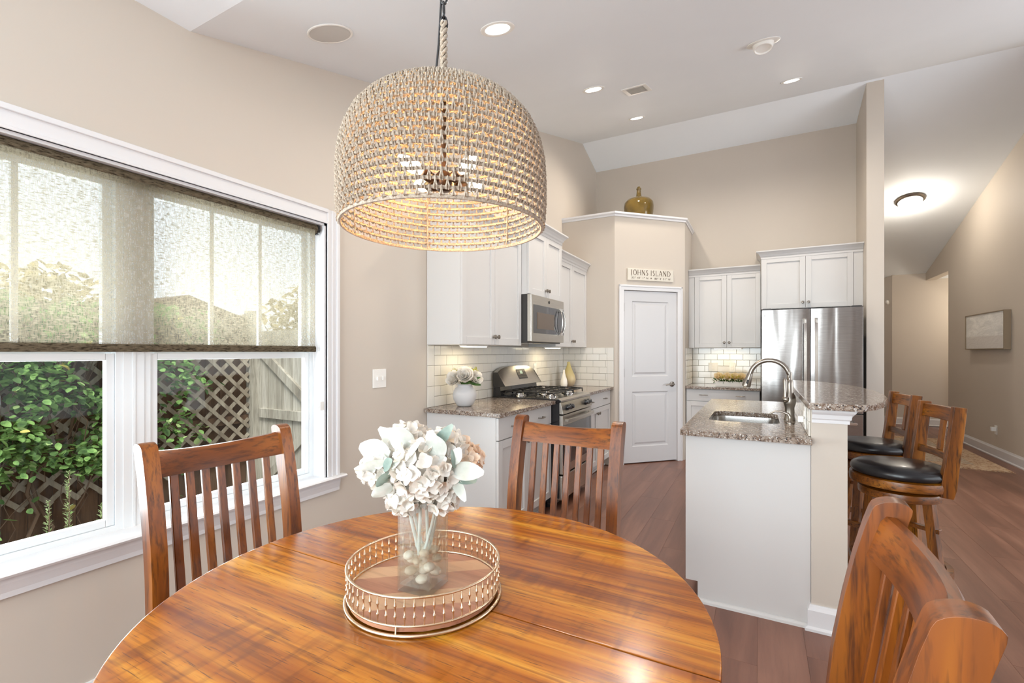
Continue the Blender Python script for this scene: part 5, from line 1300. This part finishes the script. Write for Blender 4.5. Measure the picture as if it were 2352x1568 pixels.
# ------------------------------------------------------------------ clay pot with white magnolias on left worktop
pc = Vector((-1.955, 2.905, .9145))
TM('clay_pot', MB().lathe([(.001, 0), (.05, .001), (.062, .012), (.083, .05), (.09, .085), (.082, .12), (.065, .142), (.058, .148), (.058, .156), (.068, .160), (.068, .165), (.052, .166), (.046, .15), (.05, .13), (.001, .12)], 40, pc), 'stonew', 'round whitewashed clay pot on the left granite worktop', 'pot', pc, 0, 60)
fl = T('magnolia_arrangement', 'white magnolia blooms and green sprigs in the clay pot', 'flowers', pc + Vector((0, 0, .14)))
random.seed(5)
for (a, b, z, r, ax) in ((-.058, -.03, .195, .068, (-.5, -.7, .4)), (.012, -.05, .215, .072, (.0, -.8, .5)), (.066, -.01, .20, .062, (.6, -.6, .4)), (-.0, .02, .245, .058, (0, .1, 1))):
    P('bloom', rose(pc + RV * a + FV * b + Vector((0, 0, z)), r, RV * ax[0] + FV * ax[1] + Vector((0, 0, ax[2]))), 'petal', fl, 0, 60, recalc=False)
for (a0, z0, a1, z1, W, mt_) in ((.03, .185, .125, .155, .035, 'gleaf'), (-.02, .18, -.06, .14, .045, 'petal'), (.07, .20, .125, .215, .02, 'gleaf'), (-.01, .17, .05, .175, .03, 'gleaf'), (.0, .18, -.02, .17, .03, 'gleaf')):
    leaf_at(pc + RV * a0 + Vector((0, 0, z0)) - FV * .03, pc + RV * a1 + Vector((0, 0, z1)) - FV * .05, W, mt_, .1, par=fl, roll=1.0)
def sprig(c, r, n, L, W, spread=.8):
    m = MB()
    for _ in range(n):
        d = Vector((random.gauss(0, 1), random.gauss(0, 1), abs(random.gauss(.5, .8)))).normalized(); p = Vector(c) + d * r * random.uniform(.2, 1)
        m.merge(petal_mb(L * random.uniform(.7, 1.2), W, .2, 3, 2).xf(Matrix.Translation(p) @ rnd_rot(d + Vector([random.uniform(-.5, .5) for _ in range(3)]))))
    return m
for a, z in ((-.07, .255), (.07, .265)): P('sprig', sprig(pc + RV * a + Vector((0, 0, z - .01)), .028, 50, .02, .007), 'yleaf', fl, 0, 60, recalc=False, kind='stuff')
P('sprig', sprig(pc + Vector((0, 0, .165)), .045, 60, .022, .01), 'gleaf', fl, 0, 60, recalc=False, kind='stuff')

# two vases by the range
v1 = Vector((-1.965, 4.93, .9145)); v2 = Vector((-1.985, 5.13, .9145))
TM('slim_vase', MB().lathe([(.001, 0), (.028, .001), (.034, .012), (.040, .045), (.036, .085), (.022, .13), (.012, .17), (.0105, .20), (.009, .203), (.001, .19)], 28, v1), 'ceramw', 'slim white ceramic bottle vase right of the range', 'vase', v1, 0, 60)
TM('teardrop_vase', MB().lathe([(.001, 0), (.045, .001), (.056, .01), (.078, .055), (.082, .085), (.070, .135), (.045, .19), (.026, .235), (.018, .27), (.017, .29), (.013, .29), (.001, .27)], 36, v2), 'tanv', 'taller tan teardrop vase in the worktop corner', 'vase', v2, 0, 60)

# planter on the right worktop
pl0 = Vector((-.335, 5.98 + .17, .9025)); pL, pW, pH = .125, .045, .055
pl0 = Vector((-.325, 6.18, .9025)); pL = .155
pm = MB()
pb = [(-pL, -pW), (pL, -pW), (pL, pW), (-pL, pW)]
pm.loft([[pl0 + Vector((x * .97, y * .94, 0)) for x, y in pb], [pl0 + Vector((x, y, .062)) for x, y in pb], [pl0 + Vector((x * .96, y * .86, .062)) for x, y in pb], [pl0 + Vector((x * .96, y * .86, .045)) for x, y in pb]])
TM('planter_box', pm, 'ceramw', 'low white rectangular planter on the worktop left of the fridge', 'planter', pl0, .001, 0)
pf = T('planter_flowers', 'cream roses with green foliage filling the white planter', 'flowers', pl0 + Vector((0, 0, .05)))
random.seed(9)
for x in (-.12, -.02, .06, .13): P('bloom', rose(pl0 + Vector((x, -.03, .105)), .056, (.1 * x, -.8, .7), 4), 'cream', pf, 0, 60, recalc=False)
for x in (-.075, .02, .095): P('sprig', sprig(pl0 + Vector((x, -.045, .10)), .03, 60, .03, .012), 'yel', pf, 0, 60, recalc=False, kind='stuff')
gm = MB()
for k in range(170):
    x = random.uniform(-.17, .17); d = Vector((x * 2, random.uniform(-1, .6), random.uniform(-.35, .5))).normalized()
    gm.merge(petal_mb(.04, .013, -.1, 3, 2).xf(Matrix.Translation(pl0 + Vector((x, random.uniform(-.035, .03), random.uniform(.055, .085)))) @ rnd_rot(d)))
P('foliage', gm, 'gleaf', pf, 0, 60, recalc=False, kind='stuff')

# ------------------------------------------------------------------ pendant lamp
LC = Vector((-.661, .894, 0)); LR = .236
lp_ = T('pendant_lamp', 'domed woven rope pendant lamp hanging over the dining table', 'lamp', (LC.x, LC.y, 1.61))
PRF = [(.985, 1.612), (1.0, 1.66), (1.0, 1.72), (.988, 1.765), (.952, 1.805), (.882, 1.843), (.765, 1.876), (.6, 1.902), (.42, 1.917), (.24, 1.925), (.10, 1.929)]
pr = [(r * LR, z) for r, z in PRF]
seg = [math.hypot(pr[i + 1][0] - pr[i][0], pr[i + 1][1] - pr[i][1]) for i in range(len(pr) - 1)]; tot = sum(seg)
def prof_at(s):
    for i, L in enumerate(seg):
        if s <= L or i == len(seg) - 1:
            t_ = s / L; a, b = pr[i], pr[i + 1]; r = a[0] + (b[0] - a[0]) * t_; z = a[1] + (b[1] - a[1]) * t_
            n_ = Vector((b[1] - a[1], -(b[0] - a[0]))).normalized(); return r, z, n_
        s -= L
NR = 27; NK = 66
rg_ = [prof_at(tot * i / (NR - .5)) for i in range(NR)]
for i, (r, z, n_) in enumerate(rg_):
    rad = .0034 if i else .0044
    P('hoop', MB().tube([(LC.x + r * math.cos(2 * PI * k / 72), LC.y + r * math.sin(2 * PI * k / 72), z) for k in range(72)], rad, 6, closed=True), 'rope', lp_, 0, 60)
rp = MB(); random.seed(2)
def lpnt(i, ang, o):
    i2 = max(0, min(NR - 1, i)); i0 = int(math.floor(i2)); f = i2 - i0; a = rg_[i0]; b = rg_[min(i0 + 1, NR - 1)]
    r = a[0] + (b[0] - a[0]) * f; z = a[1] + (b[1] - a[1]) * f; n_ = a[2]
    return Vector((LC.x + (r + n_.x * o) * math.cos(ang), LC.y + (r + n_.x * o) * math.sin(ang), z + n_.y * o))
for i in range(NR - 1):
    rr = rg_[i][0]
    nk = NK if rr > .16 else (44 if rr > .09 else 22)
    for k in range(nk):
        a = 2 * PI * (k + (.5 if i % 2 else 0)) / nk; da = 2 * PI / nk * .11; j = random.uniform(-.03, .03) * da
        rad = .0018
        rp.tube([lpnt(i + 1.2, a + j, -.003), lpnt(i + 1.1, a + j, .0060), lpnt(i + .6, a - da * .2, .0035), lpnt(i + .1, a - da, .0062), lpnt(i - .25, a - da * .8, .002)], rad, 4)
        rp.tube([lpnt(i + 1.0, a + j, .0060), lpnt(i + .6, a + da * .2, .0035), lpnt(i + .1, a + da, .0062), lpnt(i - .25, a + da * .8, .002), lpnt(i - .1, a + da * .4, -.005)], rad, 4)
P('rope_weave', rp, 'rope', lp_, 0, 0, kind='stuff', recalc=False)
for k in range(6):
    a = 2 * PI * (k + .3) / 6
    P('frame_wire', MB().tube([lpnt(i * (NR - 1) / 12, a, -.006) for i in range(13)], .0016, 5), 'rope', lp_, 0, 60)
P('top_plate', MB().lathe([(.001, 1.922), (.03, 1.922), (.03, 1.931), (.001, 1.931)], 20, (LC.x, LC.y, 0)), 'rope', lp_, 0, 60)
P('stem', MB().tube([(LC.x, LC.y, 1.921), (LC.x, LC.y, 1.70)], .006, 10).lathe([(.001, 1.70), (.016, 1.702), (.024, 1.715), (.022, 1.735), (.008, 1.75), (.001, 1.751)], 18, (LC.x, LC.y, 0)), 'darkb', lp_, 0, 60)
for k in range(4):
    a = R_(28 + 45 + 90 * k); d = Vector((math.cos(a), math.sin(a), 0)); c0 = LC + Vector((0, 0, 1.722)); ax = (d + Vector((0, 0, .30))).normalized()
    rt = Matrix.Translation(c0 + d * .036) @ ax.to_track_quat('Z', 'X').to_matrix().to_4x4()
    P('arm', MB().tube([c0 + d * .012, c0 + d * .036], .006, 8), 'darkb', lp_, 0, 60)
    P('socket', MB().lathe([(.001, -.004), (.013, 0), (.014, .026), (.012, .028)], 12).xf(rt), 'darkb', lp_, 0, 60)
    P('bulb', MB().lathe([(.008, .0285), (.0155, .045), (.0165, .055), (.012, .074), (.004, .089), (.001, .091)], 14).xf(rt), 'bulb', lp_, 0, 60)
    point('lamp_in_pendant', rt @ Vector((0, 0, .058)), 15, (1, .52, .17), .018)
kn = MB()
for k in range(3):
    kn.tube([Vector((LC.x + .013 * math.cos(q / 2 + k), LC.y + .013 * math.sin(q / 2 + k), 1.936 + .006 * k + .006 * math.sin(q * .9))) for q in range(14)], .0045, 6)
for k in range(3):
    kn.tube([Vector((LC.x + .0055 * math.cos(q * .8 + k * 2.09), LC.y + .0055 * math.sin(q * .8 + k * 2.09), 1.94 + q * .006)) for q in range(28)], .0042, 6)
P('rope_hanger', kn, 'rope', lp_, 0, 60)
for k in range(17):
    z = 2.095 + k * .034; a = PI / 2 * (k % 2) + .5
    lk = MB().tube([(LC.x + .008 * math.cos(2 * PI * q / 12) * math.cos(a), LC.y + .008 * math.cos(2 * PI * q / 12) * math.sin(a), z + .02 * math.sin(2 * PI * q / 12)) for q in range(12)], .0026, 6, closed=True)
    P('chain_link', lk, 'black', lp_, 0, 60)
P('cord', MB().tube([(LC.x - .012, LC.y - .006, 1.932), (LC.x - .018, LC.y - .01, 1.96), (LC.x - .012, LC.y - .004, 2.05), (LC.x - .008, LC.y, 2.15), (LC.x + .004, LC.y, 2.3), (LC.x, LC.y, 2.66)], .0028, 8), 'black', lp_, 0, 60)
P('ceiling_canopy', MB().lathe([(.001, 2.684), (.065, 2.6835), (.06, 2.67), (.02, 2.655), (.001, 2.65)][::-1], 28, (LC.x, LC.y, 0)), 'darkb', lp_, 0, 60)

# ------------------------------------------------------------------ garden
GZ = -.42
TM('garden_ground', MB().box(-14, -8, GZ - .2, XW - .16, 14, GZ), 'ground', 'bare mulched ground of the side yard', 'ground', (-6, 2, GZ), 0, 0, kind='structure')
FX = -5.0; FYc = 3.18; FT = 1.72
fe = T('fence', 'dark brown board fence behind the climbing vine', 'fence', (FX, 1.5, GZ))
bd = MB().box(-.01, 0, 0, .01, .140, FT - GZ - .06).mesh('board', .002, 0); bd.materials.append(M['fenced'])
y = -1.2
while y < FYc - .1:
    inst('board', bd, fe, (0, y - 1.5, .06)); y += .1445
for z in (-.25, .55, 1.35): P('rail', MB().box(FX + .011, -1.2, z, FX + .05, FYc - .05, z + .09), 'fenced', fe, .002, 0)
lt = T('lattice', 'diagonal weathered lattice fixed along the fence', 'lattice', (FX + .09, 1.5, .1))
lz0, lz1, ly0, ly1 = .12, FT, -1.1, FYc - .06
def clip_strip(c, s):
    # line z = s*(y) + c within rect
    pts = []
    for y_ in (ly0, ly1):
        z_ = s * y_ + c
        if lz0 <= z_ <= lz1: pts.append((y_, z_))
    for z_ in (lz0, lz1):
        y_ = (z_ - c) / s
        if ly0 < y_ < ly1: pts.append((y_, z_))
    pts.sort(); return (pts[0], pts[-1]) if len(pts) >= 2 and pts[-1][0] - pts[0][0] > .06 else None
for s, x in ((1, FX + .062), (-1, FX + .071)):
    c = lz0 - s * (ly1 if s > 0 else ly0) - .02
    for k in range(60):
        cc = c + k * .165; q = clip_strip(cc, s)
        if q and q[1][0] > .6:
            P('strip', MB().bar([(x, q[0][0], q[0][1]), (x, q[1][0], q[1][1])], .008, .036, (1, 0, 0)), 'lattice', lt, 0, 0)
gp = TM('gate_post', MB().box(FX - .03, FYc - .05, GZ, FX + .12, FYc + .05, FT + .05), 'fenceg', 'square wooden post at the corner of the fence', 'post', (FX, FYc, GZ), .004, 0)
gt = T('wooden_gate', 'weathered grey board gate with Z braces seen through the right sash', 'gate', (-3.8, FYc, GZ))
bd2 = MB().box(0, -.009, 0, .134, .009, 1.0).mesh('board', .002, 0); bd2.materials.append(M['fenceg'])
x = FX + .125
k = 0
while x < -2.45:
    h = 2.0 - (.0 if k % 2 else .0); inst('board', bd2, gt, (x + 3.8, .035, .05), None, (1, 1, 1.92)); x += .139; k += 1
def gb(p0, p1, w_=.09, nm='brace'): P(nm, MB().bar([(p0[0], FYc + .012, p0[1]), (p1[0], FYc + .012, p1[1])], .03, w_, (0, 1, 0)), 'fenceg', gt, .002, 0)
gb((FX + .15, .655), (-2.46, .655), .1, 'rail'); gb((FX + .15, -.22), (-2.46, -.22), .1, 'rail'); gb((FX + .15, 1.40), (-2.46, 1.40), .1, 'rail')
gb((FX + .17, 1.33), (-3.95, .73), .10)
gb((FX + .2, -.12), (-4.0, .56), .09)
# vine
random.seed(21)
vn = T('climbing_vine', 'leafy green climbing vine covering the lattice and fence', 'vine', (FX + .3, 1.2, GZ))
for k in range(16):
    y0 = random.uniform(.6, 1.7); p = Vector((FX + .16, y0, GZ)); path = [p.copy()]
    vy = random.uniform(-.3, .6)
    for q in range(12):
        p = p + Vector((random.uniform(-.03, .04), vy * .14 + random.uniform(-.12, .12), random.uniform(.1, .22)))
        p.x = min(max(p.x, FX + .1), FX + .4); p.y = min(p.y, FYc - .1); p.z = min(p.z, 1.9); path.append(p.copy())
    r0 = random.choice([.018, .006, .004, .004]); P('vine_stem', MB().tube(path, [r0 * (1 - .6 * i / 12) for i in range(13)], 5), 'bark', vn, 0, 60)
lf = MB()
def leaffn(u, v):
    ww = .5 * math.sin(PI * min(1, .03 + .97 * u ** .8)) ** .75 * .62; y_ = (v - .5) * 2 * ww; return Vector((u, y_, .10 * u * u + .22 * abs(y_)))
lf.grid(leaffn, 5, 2)
lms = []
for mt_ in ('leaf', 'leafl', 'leafy', 'gleaf'):
    me = lf.mesh('leaf', 0, 60, False); me.materials.append(M[mt_]); lms.append(me)
def leaf_pose():
    while True:
        y_ = random.uniform(.55, 3.0); z_ = random.uniform(-.0, 1.75); dens = 1.0
        if y_ > 1.9: dens = max(0, 1 - (y_ - 1.9) / .75) * (.35 + .65 * (z_ > .9))
        if z_ < .38: dens *= .04 + (.5 if y_ < .95 else 0)
        # clumpy
        cl = math.sin(y_ * 9.1 + z_ * 4.3) * math.sin(z_ * 8.3 - y_ * 3.1); dens *= .45 + .75 * cl
        if random.random() < dens: break
    x_ = FX + .10 + random.random() ** 1.3 * .38
    d = Vector((random.uniform(.1, 1), random.uniform(-.8, .8), random.uniform(-.9, .25))).normalized()
    rot = d.to_track_quat('X', 'Z').to_matrix().to_4x4() @ Matrix.Rotation(random.uniform(-.7, .7), 4, 'X')
    s_ = random.uniform(.045, .08); return Vector((x_, y_, z_)), rot, s_
for k in range(300):
    p, rot, s_ = leaf_pose(); p.x = max(p.x, FX + .3) + random.uniform(0, .1)
    me = lms[random.choices([0, 1, 2, 3], [5, 4, .5, 1])[0]]
    inst('leaf', me, vn, p - Vector(vn.location), rot, (s_, s_, s_))
rest = [MB(), MB()]
for k in range(4600):
    p, rot, s_ = leaf_pose(); c = MB(); c.v = [v.copy() for v in lf.v]; c.f = list(lf.f)
    rest[0 if random.random() < .4 else 1].merge(c.xf(Matrix.Translation(p) @ rot @ Matrix.Scale(s_, 4)))
P('foliage', rest[0], 'gleaf', vn, 0, 60, kind='stuff', recalc=False); P('foliage', rest[1], 'leaf', vn, 0, 60, kind='stuff', recalc=False)
# rosemary sprigs just outside the sill
for i, (px, ybot, h) in enumerate(((110, 1235, .16), (156, 1215, .26), (232, 1205, .10))):
    t_ = (px - 1176) / 1066; v = Vector((-.4713 + .882 * t_, .882 + .4713 * t_, 0)); xx = -2.75; dd = xx / v.x; b = Vector((xx, v.y * dd, 1.32 - (ybot - 808) / 1066 * dd - .18))
    t = T('rosemary_sprig', ['short rosemary sprig outside, leftmost of three', 'tallest rosemary sprig outside the left sash', 'tiny rosemary tip at the corner of the left sash'][i], 'plant', (b.x, b.y, GZ))
    P('stem', MB().tube([(b.x, b.y, GZ), (b.x + .01, b.y, b.z), (b.x, b.y + .005, b.z + .18 + h)], [.005, .004, .0015], 6), 'bark', t, 0, 60)
    m = MB()
    for q in range(int(420 * h) + 60):
        f = random.random(); z = b.z + .06 + (h + .12) * f; a = random.uniform(0, 6.28); d = Vector((math.cos(a), math.sin(a), random.uniform(.3, 1.1))).normalized()
        m.merge(petal_mb(.028 * (1.1 - .6 * f), .004, .1, 2, 1).xf(Matrix.Translation((b.x, b.y, z)) @ rnd_rot(d)))
    P('needles', m, 'rosem', t, 0, 0, kind='stuff', recalc=False)
# trees and a house beyond the fence, seen dimly through the shade
random.seed(31)
def tree(x, y, h, r, label):
    t = T('garden_tree', label, 'tree', (x, y, GZ)); P('trunk', MB().tube([(x, y, GZ), (x + .05, y, h * .5)], [.12, .07], 8), 'bark', t, 0, 60)
    m = MB()
    for _ in range(900):
        d = Vector((random.gauss(0, 1), random.gauss(0, 1), random.gauss(0, 1))).normalized() * r * random.random() ** .4; d.z *= .8
        m.merge(petal_mb(.16, .10, .2, 2, 1).xf(Matrix.Translation(Vector((x, y, h - r * .7)) + d) @ rnd_rot((random.uniform(-1, 1), random.uniform(-1, 1), random.uniform(-1, .5)))))
    P('crown', m, 'treec', t, 0, 0, kind='stuff', recalc=False)
tree(-9, .6, 2.6, 1.0, 'bushy tree beyond the fence, seen through the shade at left')
tree(-9, 2.6, 2.5, .9, 'bushy tree beyond the fence, seen through the shade at centre')
tree(-7.5, 6.0, 2.5, .9, 'bushy tree beyond the gate, seen through the shade at right')
sh = T('garden_shed', 'small roofed outbuilding beyond the fence, dim through the shade', 'building', (-11, 5.2, GZ))
P('wall', MB().box(-12, 4.4, GZ, -10.5, 6.2, 2.0), 'fenceg', sh, 0, 0); P('roof', MB().prism([(4.2, 2.0), (6.4, 2.0), (6.4, 2.12), (5.3, 2.5), (4.2, 2.12)], 'x', -12.1, -10.4), 'fenced', sh, 0, 0)
